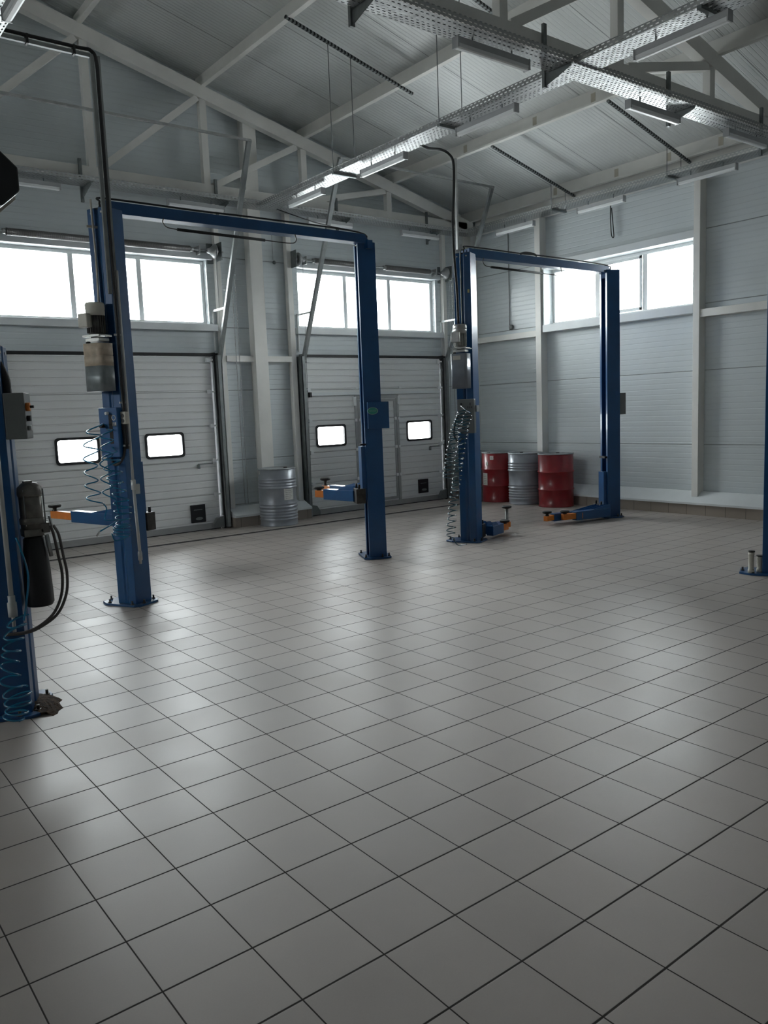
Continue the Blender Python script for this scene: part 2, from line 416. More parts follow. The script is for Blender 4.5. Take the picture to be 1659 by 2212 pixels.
def window_right(name, W):
    y0, y1, z0, z1 = W
    r = empty(name, (XR, (y0+y1)/2, z0), kind='structure')
    f = MB(); a, b = 11.08, 11.14; t = .05
    f.box(a, b, y0, y1, z0, z0+t).box(a, b, y0, y1, z1-t, z1).box(a, b, y0, y0+t, z0+t, z1-t).box(a, b, y1-t, y1, z0+t, z1-t)
    wd = (y1-y0-2*t)/3
    for k in (1, 2): f.box(a, b, y0+t+wd*k-.04, y0+t+wd*k+.04, z0+t, z1-t)
    # opening sash of the middle light
    c0, c1 = y0+t+wd+.04, y0+t+2*wd-.04
    f.box(a-.02, a, c0, c1, z0+t, z0+t+.05).box(a-.02, a, c0, c1, z1-t-.05, z1-t).box(a-.02, a, c0, c0+.05, z0+t, z1-t).box(a-.02, a, c1-.05, c1, z0+t, z1-t)
    f.build('window_frame', M['pvc'], r, .006)
    MB().box(11.105, 11.115, y0+.02, y1-.02, z0+.02, z1-.02).build('pane', M['glass'], r)
    MB().box(a-.05, a-.02, c1-.04, c1-.015, (z0+z1)/2-.06, (z0+z1)/2+.05).build('window_handle', M['pvc'], r)
    s = MB()
    s.box(10.84, XR, y0-.02, y1+.02, z0-.12, z0).box(10.84, XR, y0-.02, y1+.02, z1, z1+.11)
    s.box(10.86, XR, y1, y1+.02, z0, z1).box(10.86, XR, y0-.02, y0, z0, z1)
    s.build('window_surround', M['trim'], r, .004)
    return r
r = window_right('window_3', WR)
pr = MB()
for k in range(34):
    yy = 7.42-.018*k
    if k in (9, 15, 16): continue
    pr.box(11.099, 11.101, yy-.012, yy-.002, 3.105, 3.105+.012+.010*((k*7) % 3))
pr.build('film_print', M['inkb'], r)
for yy, zz in ((9.2, 3.78), (9.32, 3.13), (8.65, 3.14), (6.86, 3.2)):
    MB().box(11.099, 11.101, yy-.05, yy, zz, zz+.07).build('glass_sticker', M['inkb'], r)

for i, W in enumerate(WRs): portal('daylight_side_%d' % i, (11.25, (W[0]+W[1])/2, (W[2]+W[3])/2), W[3]-W[2], W[1]-W[0], (-1,0,0))

def fill_window(name, box_, axis, direction):
    x0, x1, y0, y1, z0, z1 = box_; r = empty(name, ((x0+x1)/2, (y0+y1)/2, z0), kind='structure'); f = MB(); t = .05
    f.box(x0, x1, y0, y1, z0, z0+t).box(x0, x1, y0, y1, z1-t, z1)
    for k in range(4):
        if axis == 'y': c = y0+.03+(y1-y0-.06)*k/3; f.box(x0, x1, c-.03, c+.03, z0+t, z1-t)
        else: c = x0+.03+(x1-x0-.06)*k/3; f.box(c-.03, c+.03, y0, y1, z0+t, z1-t)
    f.build('window_frame', M['pvc'], r)
    c = ((x0+x1)/2, (y0+y1)/2)
    (MB().box(c[0]-.005, c[0]+.005, y0, y1, z0, z1) if axis == 'y' else MB().box(x0, x1, c[1]-.005, c[1]+.005, z0, z1)).build('pane', M['glass'], r)
    d = Vector(direction); portal('daylight_'+name, (c[0]-d.x*.12, c[1]-d.y*.12, (z0+z1)/2), *((z1-z0, y1-y0) if axis == 'y' else (x1-x0, z1-z0)), direction)
for i, W in enumerate(WL_fill): fill_window('window_%d' % (4+i), (XL-.14, XL-.08, W[0], W[1], W[2], W[3]), 'y', (1, 0, 0))  # unseen left-wall window, added for fill light
for i, W in enumerate(WFs): fill_window('window_%d' % (9+i), (W[0], W[1], YN-.14, YN-.08, W[2], W[3]), 'x', (0, 1, 0))

# ---------------------------------------------------------------- sectional gates
def gate(name, G, wins, wicket=None, plate=None, label=None):
    x0, x1, z0, z1 = G
    r = empty(name, ((x0+x1)/2, 11.32, 0), kind='structure')
    YF, YK = 11.31, 11.35
    z0 += .10; secs = [.10, .53, 1.05, 1.57, 2.08, 2.60]
    hs = [(a+.03, b-.03, 1.16, 1.47) for a, b in wins]
    for k in range(5):
        mb = MB(); a, b = secs[k], secs[k+1]
        hh = [(h[0], h[1], max(h[2], a), min(h[3], b)) for h in hs if h[2] < b and h[3] > a]
        if wicket and a < 1.97: hh.append((wicket[0], wicket[1], a, min(b, 1.97)))
        for c in cells(x0, x1, a, b, hh): mb.box(c[0], c[1], YF, YK, c[2], c[3])
        mb.build('door_section', M['gate'], r)
    MB().box(x0, x1, 11.30, 11.36, .012, .10).build('bottom_rail', M['alu'], r)
    MB().box(x0, x1, 11.30, 11.37, 0, .012).build('bottom_seal', M['rubber'], r)
    MB().box(x0-.02, x1+.12, 11.27, 11.40, 2.605, 2.65).build('top_seal', M['rubber'], r)
    for a, b in wins:
        fr = MB().rrect_ring(a, b, 1.13, 1.50, .05, .035, YF-.012, YF+.03).build('door_window_frame', M['rubber'], r)
        MB().box(a+.02, b-.02, YF+.012, YF+.018, 1.15, 1.48).build('pane', M['glass'], fr)
        portal('daylight_'+name, ((a+b)/2, 11.42, 1.315), b-a-.06, .31, (0,-1,0))
    if wicket:
        a, b = wicket
        d = MB().box(a+.05, b-.05, YF, YK, .10, 1.91).build('wicket_door', M['gate'], r)
        MB().box(a, a+.055, YF-.015, YK, .1, 1.97).box(b-.055, b, YF-.015, YK, .1, 1.97).box(a+.055, b-.055, YF-.015, YK, 1.905, 1.97).build('wicket_frame', M['alu'], r)
        MB().box(a+.06, a+.105, YF-.012, YF, .12, 1.90).box(b-.105, b-.06, YF-.012, YF, .12, 1.90).box(a+.105, b-.105, YF-.012, YF, 1.86, 1.90).box(a+.105, b-.105, YF-.012, YF, .12, .17).build('leaf_profile', M['alu'], d)
        MB().box(a+.10, a+.14, YF-.05, YF-.012, 1.0, 1.03).box(a+.06, a+.10, YF-.03, YF-.012, .93, 1.1).build('door_handle', M['black'], d)
        for zz in (.55, 1.05, 1.55):
            for q in (a-.01, a+.065, b-.105, b-.03): MB().box(q, q+.04, YF-.03, YF-.01, zz-.02, zz+.03).build('hinge', M['pvc'], r)
        MB().box(x0+.06, x1-.04, YF-.035, YF, 1.985, 2.03).build('stiffening_rail', M['trim'], r)
        MB().box(x0+.05, x0+.09, YF-.05, YF, 1.96, 2.04).build('rail_end', M['rubber'], r)
        for q in (a-.03, b-.03): MB().box(q, q+.05, YF-.04, YF, 1.80, 1.95).build('stop_block', M['pvc'], r)
        for q in (a+.03, b+.02): MB().box(q, q+.06, YF-.02, YF, 2.08, 2.11).build('hinge', M['pvc'], r)
    # roller carriers along both edges, corner brackets at the foot
    for zz in (.53, 1.05, 1.57, 2.08, 2.55):
        for q, sgn in ((x0+.02, -1), (x1-.08, 1)):
            MB().box(q, q+.06, YF-.045, YF, zz-.03, zz+.03).box(q+(.06 if sgn > 0 else -.05), q+(.11 if sgn > 0 else 0), YF-.04, YF-.015, zz-.01, zz+.015).build('roller_carrier', M['pvc'], r, .004)
    for q, sgn in ((x0, 1), (x1, -1)):
        MB().prism([(q-.04*sgn, .02), (q+.14*sgn, .02), (q+.14*sgn, .08), (q+.08*sgn, .17), (q-.04*sgn, .20)], YF-.07, YF-.01, axis=1).build('corner_bracket', M['boxg'], r, .006)
    if wicket or True:
        MB().box(x1-.30, x1-.07, YF-.02, YF, 1.0, 1.015).cyl((x1-.3, YF-.02, 1.0), (x1-.3, YF-.02, .94), .02).build('latch', M['galvd'], r)
    a, b, c, d = plate
    p = MB().box(a, b, YF-.02, YF, c, d).build('recessed_grip', M['black'], r, .008)
    e = [((a+b)/2+.06*math.cos(t)+.01, c+.06+.022*math.sin(t)) for t in [2*math.pi*i/20 for i in range(20)]]
    MB().prism(e, YF-.024, YF-.02, axis=1).build('oval_badge', M['boxg'], p)
    MB().prism([(a+.045, d-.08), (b-.05, d-.08), (b-.06, d-.07), (a+.055, d-.07)], YF-.023, YF-.02, axis=1).build('grip_lip', M['boxg'], p)
    # tracks: vertical channel with dark seal, then the inclined high-lift track up into the room
    for x, sgn in ((x0-.07, -1), (x1+.10, 1)):
        MB().box(x-.05*sgn-.015, x-.05*sgn+.015, 11.26, 11.40, 0, 2.66).build('edge_seal', M['rubber'] if sgn > 0 else M['track'], r)
        MB().box(x-.025, x+.035, 11.21, 11.22, .02, 2.62).box(x-.025, x-.02, 11.21, 11.27, .02, 2.62).box(x+.03, x+.035, 11.21, 11.27, .02, 2.62).build('vertical_track', M['track'], r)
        MB().box(x+.035*sgn-.003, x+.035*sgn+.003+.03*sgn*0, 11.22, 11.39, .02, 2.62).build('track_angle', M['galvd'], r)
        A, B = Vector((x+.04, 11.25, 2.55)), Vector((x+.04, 9.98, 5.36))
        d = (B-A).normalized(); nrm = Vector((0, -d.z, d.y))
        MB().bar(A, B, .06, .006, nrm).obox((A+B)/2+Vector((.03, 0, 0))+nrm*-.02, (B-A)/2, Vector((.002,0,0)), nrm*.022).obox((A+B)/2-Vector((.03, 0, 0))+nrm*-.02, (B-A)/2, Vector((.002,0,0)), nrm*.022).build('inclined_track', M['track'], r)
        MB().box(x+.03, x+.05, 10.94, 11.40, 3.27, 3.30).box(x+.03, x+.05, 11.37, 11.40, 2.7, 3.30).build('track_stay', M['pvc'], r)
    MB().box(x0-.05, x1+.16, 9.965, 9.995, 5.34, 5.37).build('track_crossbar', M['galv'], r)
    # spring shaft over the window
    SH = (11.22, 4.13)
    MB().cyl((x0-.12, *SH), (x1+.28, *SH), .013).build('spring_shaft', M['galv'], r)
    m_ = (x0+x1)/2
    for a, b in ((x0+.25, m_-.16), (m_+.22, x1-.25)):
        MB().cyl((a, *SH), (b, *SH), .047, n=20).build('torsion_spring', M['spring'], r)
        for q in (a-.05, b): MB().cyl((q, *SH), (q+.05, *SH), .034, n=14).build('spring_cone', M['galv'], r)
    for q in (m_, x0+.08, x1-.1):
        MB().box(q-.006, q+.006, 11.20, 11.40, 4.07, 4.19).build('bearing_plate', M['galv'], r)
    for q, sgn in ((x0-.05, -1), (x1+.12, 1)):
        MB().lathe([(.03, -.10), (.045, -.05), (.085, .0), (.105, .015), (.105, .03), (.05, .035)], (q, *SH), 24, (sgn, 0, 0)).build('cable_drum', M['galv'], r)
        MB().box(q+.10*sgn-.004, q+.10*sgn+.004, 11.14, 11.40, 4.0, 4.26).box(q+.02*sgn-.04, q+.10*sgn+.01, 11.385, 11.40, 3.98, 4.27).build('end_bearing_plate', M['galvd'], r)
        MB().cyl((q, 11.12, 4.1), (q+.0, 11.20, .2), .003, n=6).build('lift_cable', M['galvd'], r)
gate('door_1', G1, [(3.15, 3.75), (4.40, 5.0)], None, (5.02, 5.26, .13, .40))
gate('door_2', G2, [(7.32, 7.93), (9.26, 9.87)], (8.13, 9.09), (9.49, 9.73, .165, .42))

def chain(name, x, y, z0, z1, label):
    mb = MB()
    for dx in (0, .055):
        z = z1
        k = 0
        while z > z0:
            if k % 2: mb.box(x+dx-.002, x+dx+.002, y-.006, y+.006, z-.026, z)
            else: mb.box(x+dx-.006, x+dx+.006, y-.002, y+.002, z-.026, z)
            z -= .022; k += 1
    mb.box(x-.004, x+.059, y-.003, y+.003, z0-.01, z0)
    tag(mb.build(name, M['galv']), label, 'chain')
chain('hoist_chain', 5.86, 11.15, .36, 4.0, 'long loop of hoist chain hanging between the left gate and the wall column')
chain('hoist_chain', 10.34, 11.17, .95, 3.98, 'loop of hoist chain hanging by the right gate near the corner')

# ---------------------------------------------------------------- steel frame
def column(x0, x1, y0, y1, z0, z1, label, group=None, m_='steel'):
    o = MB().box(x0, x1, y0, y1, z0, z1).build('steel_column', M[m_], None, .004); tag(o, label, 'column', group)
column(6.24, 6.46, 11.24, 11.40, .24, 6.12, 'broad off-white steel column on the wall between the two gates')
column(5.70, 5.78, 11.32, 11.40, .28, 4.92, 'slim white post right beside the left gate')
column(6.93, 7.02, 11.30, 11.40, .28, 4.92, 'slim white post left of the right gate')
column(10.26, 10.34, 11.32, 11.40, .28, 4.92, 'slim white post between the right gate and the corner')
column(10.84, 11.0, 9.50, 9.62, .26, 4.95, 'white column on the side wall left of its window, behind the drums')
column(10.84, 11.0, 6.54, 6.64, .26, 4.95, 'white column on the side wall right of its window')
column(10.85, 11.0, 11.18, 11.40, .26, 5.0, 'white column in the corner of the room')
def girt(box_, label):
    tag(MB().box(*box_).build('wall_girt', M['steel'], None, .003), label, 'girt')
girt((5.78, 6.24, 11.30, 11.40, 2.53, 2.62), 'short horizontal rail left of the broad column between the gates')
girt((6.46, 6.93, 11.30, 11.40, 2.53, 2.62), 'short horizontal rail right of the broad column between the gates')
girt((10.86, 11.0, 9.62, 11.18, 2.87, 2.97), 'white horizontal rail on the side wall between corner and window')
girt((10.86, 11.0, 1.0, 6.54, 2.85, 2.96), 'white horizontal rail on the side wall right of the window')
tag(MB().box(10.90, 10.99, YN, 11.1, 4.84, 5.24).build('eaves_beam', M['steel']), 'long white eaves beam where the side wall meets the roof', 'beam')

def truss(y, label):
    r = empty('roof_truss', (6, y, 4.92), label, 'truss')
    y1 = y+.12
    xe = 10.85
    def zt(x): return ztop(x)
    mb = MB()
    for a, b in ((RX, xe), (XL+.15, RX)):
        mb.hexa([(a, y, zt(a)-.19), (b, y, zt(b)-.19), (b, y1, zt(b)-.19), (a, y1, zt(a)-.19), (a, y, zt(a)), (b, y, zt(b)), (b, y1, zt(b)), (a, y1, zt(a))])
    mb.build('top_chord', M['steel'], r)
    MB().box(XL+.1, 10.7, y, y1, 4.92, 5.045).build('bottom_chord', M['steel'], r)
    for x in (3.9, 5.55, 7.22, 8.9, 2*RX-3.9, 2*RX-5.55, 2*RX-7.22, 2*RX-8.9):
        MB().box(x-.05, x+.05, y+.015, y1-.015, 5.045, zt(x)-.19).build('vertical_strut', M['steel'], r)
    for a, b in ((3.80, 2.0), (5.47, 4.0), (7.1, 5.66), (8.83, 7.36)):
        for k in (1, -1):
            xa, xb = RX+k*(a-RX), RX+k*(b-RX)
            MB().bar((xa, y+.06, zt(xa)-.20), (xb, y+.06, 5.04), .09, .09, (0,1,0)).build('diagonal_strut', M['steel'], r)
truss(11.10, 'white roof truss close against the gable wall above both gates')
truss(5.22, 'white roof truss crossing the room nearest the camera, upper right')
PX = [(3.9, 'highest visible roof purlin, upper left'), (5.6, 'second roof purlin from the ridge, above the left lift'), (7.3, 'roof purlin above the gap between the two lifts'),
      (9.05, 'roof purlin above the right lift'), (10.83, 'lowest roof purlin, along the eaves of the side wall')]
for x, lb in PX:
    zb = ztop(x); mb = MB()
    mb.box(x-.003, x+.003, YN, YB, zb+.005, zb+.20).box(x-.07, x, YN, YB, zb+.0, zb+.006).box(x-.07, x-.066, YN, YB, zb+.006, zb+.025).box(x, x+.07, YN, YB, zb+.185, zb+.19)
    tag(mb.build('roof_purlin', M['steel']), lb, 'purlin', 'purlins running the length of the roof')
for x, ys in ((9.05, (6.95, 7.95, 9.35)), (10.83, (7.0, 7.9, 9.1, 6.2))):
    for yy in ys:
        tag(MB().box(x-.007, x-.003, yy, yy+.07, ztop(x)+.03, ztop(x)+.16).build('purlin_tag', M['tan']), 'small tan tag on the %s purlin' % ('eaves' if x > 10 else 'next to last'), 'tag', 'tan tags on the purlins')
for x in (2.0, 0.1, -1.6, -3.3, -5.05):
    zb = ztop(x); tag(MB().box(x-.003, x+.003, YN, YB, zb+.005, zb+.19).box(x-.07, x, YN, YB, zb, zb+.006).build('roof_purlin', M['steel']), 'roof purlin beyond the left edge of the photo', 'purlin', 'purlins running the length of the roof')

# slotted strut channels under the purlins, with the rods that carry the trays
def strut(x0, x1, y, rods, zend, label):
    r = empty('strut_channel', ((x0+x1)/2, y, ztop((x0+x1)/2)), label, 'channel')
    a, b = Vector((x0, y, ztop(x0)-.02)), Vector((x1, y, ztop(x1)-.02))
    mb = MB().bar(a, b, .035, .03); mb.build('channel', M['slotted'], r)
    for x in rods: MB().cyl((x, y, zend), (x, y, ztop(x)-.03), .005, n=8).build('threaded_rod', M['galvd'], r)
strut(5.5, 7.45, 8.72, (6.10, 6.44), 4.70, 'slotted channel under the roof with rods to the lengthwise tray, far one')
strut(5.5, 7.45, 6.72, (6.10, 6.44), 4.70, 'slotted roof channel at the top edge, with rods to the lengthwise tray')
strut(9.02, 10.92, 8.80, (10.33, 10.67), 4.76, 'slotted channel under the roof with rods to the side-wall tray, far one')
strut(9.02, 10.92, 6.74, (10.33, 10.67), 4.76, 'slotted channel under the roof with rods to the side-wall tray, near one')

# ---------------------------------------------------------------- cable trays
def tray(ax, a0, a1, c0, c1, z, label, brackets=(), rungs=()):
    r = empty('cable_tray', ((a0+a1)/2, (c0+c1)/2, z) if ax == 'x' else ((c0+c1)/2, (a0+a1)/2, z), label, 'cable tray')
    B = (lambda mb, a, b, c, d, e, f: mb.box(a, b, c, d, e, f)) if ax == 'x' else (lambda mb, a, b, c, d, e, f: mb.box(c, d, a, b, e, f))
    B(MB(), a0, a1, c0, c1, z, z+.0015).build('tray_bottom', M['perf'+ax], r)
    mb = MB()
    for c in (c0, c1): B(mb, a0, a1, c-.001, c+.001, z, z+.06); B(mb, a0, a1, c-.006, c+.006, z+.058, z+.062)
    mb.build('tray_side', M['perf'+ax+'z'], r)
    cab = MB()
    for k in range(3):
        c = c0+.06+.07*k; pts = []
        n = int((a1-a0)/.4)
        for i in range(n+1):
            a = a0+(a1-a0)*i/n; cc = c+random.uniform(-.012, .012)
            pts.append((a, cc, z+.012) if ax == 'x' else (cc, a, z+.012))
        cab.tube(pts, .009, 6)
    cab.build('cable', M['rubber'], r)
    for x, yv, ya in brackets:                    # wall/truss bracket: upright channel and tapered cantilever arm
        m2 = MB().box(x-.02, x+.02, yv-.02, yv+.01, 4.57, 5.12)
        b_ = m2.build('bracket_upright', M['galvd'], r)
        a2 = MB().prism([(yv-.02, 4.70), (yv-.02, 4.58), (ya, 4.665), (ya, 4.695)] if z < 4.72 else [(yv-.02, z-.005), (yv-.02, z-.14), (ya, z-.04), (ya, z-.01)], x-.004, x+.004, axis=0)
        a2.box(x-.004, x+.03, min(ya, yv), max(ya, yv)-.02, z-.008, z-.003)
        a2.build('bracket_arm', M['galvd'], r)
    for a in rungs:
        if ax == 'y': MB().box(c0-.03, c1+.03, a-.02, a+.02, z-.03, z-.002).build('tray_support', M['galvd'], r)
        else: MB().box(a-.02, a+.02, c0-.03, c1+.03, z-.03, z-.002).build('tray_support', M['galvd'], r)
tray('y', -2, 10.72, 6.12, 6.42, 4.705, 'galvanised slotted cable tray running lengthwise under the roof, over the lifts', rungs=(8.72, 6.72, 3.7))
tray('x', 1.0, 10.35, 4.90, 5.16, 4.692, 'galvanised slotted cable tray crossing the room under the near truss', [(x, 5.21, 4.90) for x in (3.87, 6.04, 8.0, 9.93)])
tray('x', 1.4, 10.35, 10.72, 11.02, 4.75, 'galvanised cable tray along the gable wall above the gates', [(x, 11.09, 10.72) for x in (3.72, 5.66, 7.78, 9.7)])
tray('y', -1, 11.02, 10.35, 10.65, 4.77, 'galvanised cable tray running along the side wall above its window', rungs=(8.80, 6.74))
tray('y', -2, 10.72, 1.52, 1.83, 4.70, 'slotted cable tray just showing in the top left corner')

# ---------------------------------------------------------------- fluorescent battens (built once, then copied)
def make_lamp():
    r = empty('fluorescent_lamp', (0, 0, 0)); L = .42
    MB().prism([(-.03, .035), (.03, .035), (.034, .085), (-.034, .085)], -L, L, axis=0).build('lamp_housing', M['housing'], r, .003)
    MB().prism([(-.032, .034), (-.028, .006), (-.014, 0), (.014, 0), (.028, .006), (.032, .034)], -L+.008, L-.008, axis=0).build('light_tube', M['opal'], r)
    for s_ in (-1, 1):
        MB().box(s_*L-.006, s_*L+.006, -.036, .036, .0, .088).build('end_cap', M['housing'], r)
        MB().box(s_*L*.55-.006, s_*L*.55+.006, -.004, .004, .085, .15).build('hanger', M['galvd'], r)
    return r
LG = 'fluorescent lamps hung under the cable trays'
lamps = [
 (6.27, 9.64, 4.57, 1, 'unlit strip lamp under the lengthwise tray, farthest toward the gates'),
 (6.27, 7.92, 4.57, 1, 'unlit strip lamp under the lengthwise tray, second from the gable wall'),
 (6.27, 6.19, 4.57, 1, 'unlit strip lamp under the lengthwise tray just beyond the near truss'),
 (6.27, 3.97, 4.57, 1, 'unlit strip lamp under the lengthwise tray on the near side of the truss, top right'),
 (5.20, 5.04, 4.57, 0, 'unlit strip lamp under the crosswise tray, left of the tray crossing'),
 (7.49, 5.04, 4.53, 0, 'unlit strip lamp under the crosswise tray, brightly outlined right of the crossing'),
 (9.28, 5.04, 4.57, 0, 'unlit strip lamp under the crosswise tray, near the right edge of the photo'),
 (10.42, 9.67, 4.60, 1, 'unlit strip lamp under the side-wall tray, closest to the corner'),
 (10.42, 7.92, 4.60, 1, 'unlit strip lamp under the side-wall tray, above the wall window'),
 (10.42, 6.20, 4.62, 1, 'unlit strip lamp under the side-wall tray, farthest right'),
 (2.95, 10.87, 4.62, 0, 'unlit strip lamp under the gable tray, at the left edge'),
 (5.23, 10.87, 4.61, 0, 'unlit strip lamp under the gable tray, above the right part of the left gate'),
 (7.50, 10.87, 4.61, 0, 'unlit strip lamp under the gable tray, left of centre over the right gate'),
 (9.36, 10.87, 4.61, 0, 'unlit strip lamp under the gable tray, closest to the corner'),
 (1.74, 6.06, 4.57, 1, 'white strip lamp cut off by the top left corner of the photo')]
lp = make_lamp()
for i, (x, y, z, ry, lb) in enumerate(lamps):
    o = lp if i == 0 else copy_tree(lp)
    o.location = (x, y, z); o.rotation_euler = (0, 0, math.pi/2 if ry else 0); tag(o, lb, 'lamp', LG)

# ---------------------------------------------------------------- two-post lifts
CO, SI = math.cos(math.radians(25)), math.sin(math.radians(25))
WV, WU = .22, .20
class Post:
    """corner c between the back face and the flank that faces the camera; u: towards the opening, v: across the back"""
    def __init__(s, c, side):
        s.c = Vector((*c, 0)); s.u = Vector((CO*side, SI, 0)); s.v = Vector((-SI*side, CO, 0)); s.n = -s.u
    def p(s, u, v, z=0): return s.c+s.u*u+s.v*v+Vector((0, 0, z))
    def poly(s, pts, z0, z1, mb=None):
        mb = mb or MB(); return mb.prism([tuple(s.p(u, v).xy) for u, v in pts], z0, z1)
    def box(s, u0, u1, v0, v1, z0, z1, mb=None): return s.poly([(u0, v0), (u1, v0), (u1, v1), (u0, v1)], z0, z1, mb)
def build_post(P, r, H, top=True):
    t = .012; g = WV/2
    prof = [(0, 0), (WU, 0), (WU, .05), (WU-t, .05), (WU-t, t), (t, t), (t, g-.03), (t+.012, g-.012), (t+.012, g+.012), (t, g+.03), (t, WV-t), (WU-t, WV-t), (WU-t, WV-.05), (WU, WV-.05), (WU, WV), (0, WV),
            (0, g+.026), (.012, g+.010), (.012, g-.010), (0, g-.026)]
    col = P.poly(prof, .018, H).build('column', M['blue'], r, .003)
    P.poly([(.01, .01), (WU-.01, .01), (WU-.01, WV-.01), (.01, WV-.01)], H-.012, H+.004).build('column_cap', M['black'], col)
    for v in (.05, WV-.05):
        MB().cyl(P.p(-.001, v, H-.04), P.p(-.006, v, H-.04), .009, n=10).build('bolt_head', M['galv'], col)
    bp = P.poly([(-.05, -.02), (.0, -.06), (WU+.02, -.06), (WU+.07, -.01), (WU+.07, WV+.14), (WU, WV+.20), (0, WV+.20), (-.06, WV+.10)], 0, .02).build('base_plate', M['blue'], r, .003)
    for u, v in ((-.03, .02), (.06, -.04), (WU+.045, .02), (-.03, WV+.08), (WU+.04, WV+.12), (.08, WV+.175)):
        MB().cyl(P.p(u, v, .018), P.p(u, v, .03), .017, n=6).cyl(P.p(u, v, .03), P.p(u, v, .055), .009, n=10).build('anchor_bolt', M['grease'], bp)
    return col
def arm(r, a, b, c, z, h=.10, w_=.09, pad=(0, .05), orange=True, label=None):
    """a: pivot, b: end of the outer tube, c: end of the sliding inner tube, carrying a round pad"""
    a, b, c = [Vector((*q, z)) for q in (a, b, c)]; d = (b-a).normalized()
    zh = Vector((0, 0, h/2))
    mb = MB().bar(a+zh, b+zh, w_, h)
    A = mb.build('lifting_arm', M['blue2'], r, .004)
    # gusset rising towards the pivot
    s_ = d.cross(Vector((0, 0, 1)))
    g = MB()
    for k in (-1, 1):
        o = s_*w_*.36*k
        g.add([a+o+Vector((0,0,h)), a+o+Vector((0,0,h+.055)), a+d*.1+o+Vector((0,0,h+.05)), a+(b-a)*.55+o+Vector((0,0,h)),
               a+o*1.15+Vector((0,0,h)), a+o*1.15+Vector((0,0,h+.055)), a+d*.1+o*1.15+Vector((0,0,h+.05)), a+(b-a)*.55+o*1.15+Vector((0,0,h))],
              [(0,1,2,3), (7,6,5,4), (0,4,5,1), (1,5,6,2), (2,6,7,3), (3,7,4,0)])
    g.build('arm_gusset', M['blue2'], A)
    e = c-b; L = e.length
    MB().bar(b-e.normalized()*.12+zh, c+e.normalized()*.07+zh, w_*.72, h*.66).build('arm_extension', M['orange'], A, .003)
    pz = z+h*.85
    c0 = c+e.normalized()*.03
    MB().lathe([(.030, h*.2), (.030, h*.35), (.022, h*.35+.01), (.022, h*.35+pad[0]+.01)], (c0.x, c0.y, z+h*.5), 20).build('pad_stem', M['motor'] if pad[0] > .05 else M['grease'], A)
    zz = z+h*.85+pad[0]+.01
    MB().lathe([(.035, 0), (.058, .006), (.066, .016), (.066, .030), (.055, .036), (.045, .032)], (c0.x, c0.y, zz), 26).build('rubber_pad', M['rubber'], A)
def motor(P, r, u, v, z0, z1, tz0, style):
    """power unit on the back face: motor above, oil tank below"""
    c = P.p(u, v); mm = M['motord']
    b = MB(); prof = []
    b.cyl((c.x, c.y, z0+.06), (c.x, c.y, z1-.10), .068, n=28)
    for i in range(22):
        t = 2*math.pi*i/22; x, y = c.x+.072*math.cos(t), c.y+.072*math.sin(t)
        b.obox((x, y, (z0+z1)/2-.02), (math.cos(t)*.008, math.sin(t)*.008, 0), (-math.sin(t)*.0015, math.cos(t)*.0015, 0), (0, 0, (z1-z0)/2-.09))
    mo = b.build('drive_motor', mm if style == 'a' else M['motor'], r)
    MB().lathe([(.080, z1-.11), (.082, z1-.065), (.080, z1-.06), (.083, z1-.055), (.083, z1-.015), (.075, z1), (.02, z1+.004)], (c.x, c.y, 0), 28).build('fan_cover', M['ivory'] if style == 'a' else M['motor'], mo)
    tb = P.p(u-.085, v+(.035 if style == 'a' else .02))
    MB().obox((tb.x, tb.y, z1-.155), P.u*.035, P.v*.055, (0, 0, .06)).build('terminal_box', M['ivory'] if style == 'a' else M['motor'], mo, .008)
    MB().lathe([(.05, z0+.02), (.055, z0+.05), (.068, z0+.07)], (c.x, c.y, 0), 24).obox((c.x, c.y, z0+.045), P.u*.075, P.v*.10, (0, 0, .008)).obox((c.x, c.y, z0+.012), P.u*.06, P.v*.08, (0, 0, .012)).build('pump_block', M['motor'], r)
    hb = P.p(u-.05, v-.07)
    MB().bar((hb.x, hb.y, z0+.04), hb+P.n*.0-P.v*.09+Vector((0, 0, z0+.03)), .02, .012).build('release_lever', M['galv'], r)
    # tank with rounded vertical edges
    def rr(hu, hv, rd, n=4):
        o = []
        for a, b2, t0 in ((hu-rd, hv-rd, 0), (-hu+rd, hv-rd, 90), (-hu+rd, -hv+rd, 180), (hu-rd, -hv+rd, 270)):
            for i in range(n+1):
                t = math.radians(t0+90*i/n); q = P.p(u+a+rd*math.cos(t), v+b2+rd*math.sin(t)); o.append((q.x, q.y))
        return o
    tt = z0-.02; hu, hv = (.085, .115) if style == 'a' else (.08, .105)
    if style == 'a':
        mid = tz0+(tt-tz0)*.53; li = tz0+(tt-tz0)*.75
        tk = MB().prism(rr(hu, hv, .045), tz0, mid, smooth=True).build('oil_tank', M['tank'], r)
        MB().prism(rr(hu, hv, .045), mid, li-.004, smooth=True).prism(rr(hu-.004, hv-.004, .042), li-.004, li+.004).prism(rr(hu, hv, .045), li+.004, tt, smooth=True).build('tank_upper_part', M['beige'], tk)
    else:
        tk = MB().prism(rr(hu, hv, .03), tz0, tt, smooth=True).build('oil_tank', M['tankl'], r)
        q = P.p(u-hu-.001, v+.02)
        MB().obox((q.x, q.y, tt-.05), P.u*.001, P.v*.05, (0, 0, .025)).build('tank_sticker', M['ivory'], tk)
    MB().lathe([(.02, tt-.002), (.02, tt+.015), (.012, tt+.02)], tuple(P.p(u-.05, v+.06).xy)+(0,), 14).build('filler_cap', M['black'], tk)
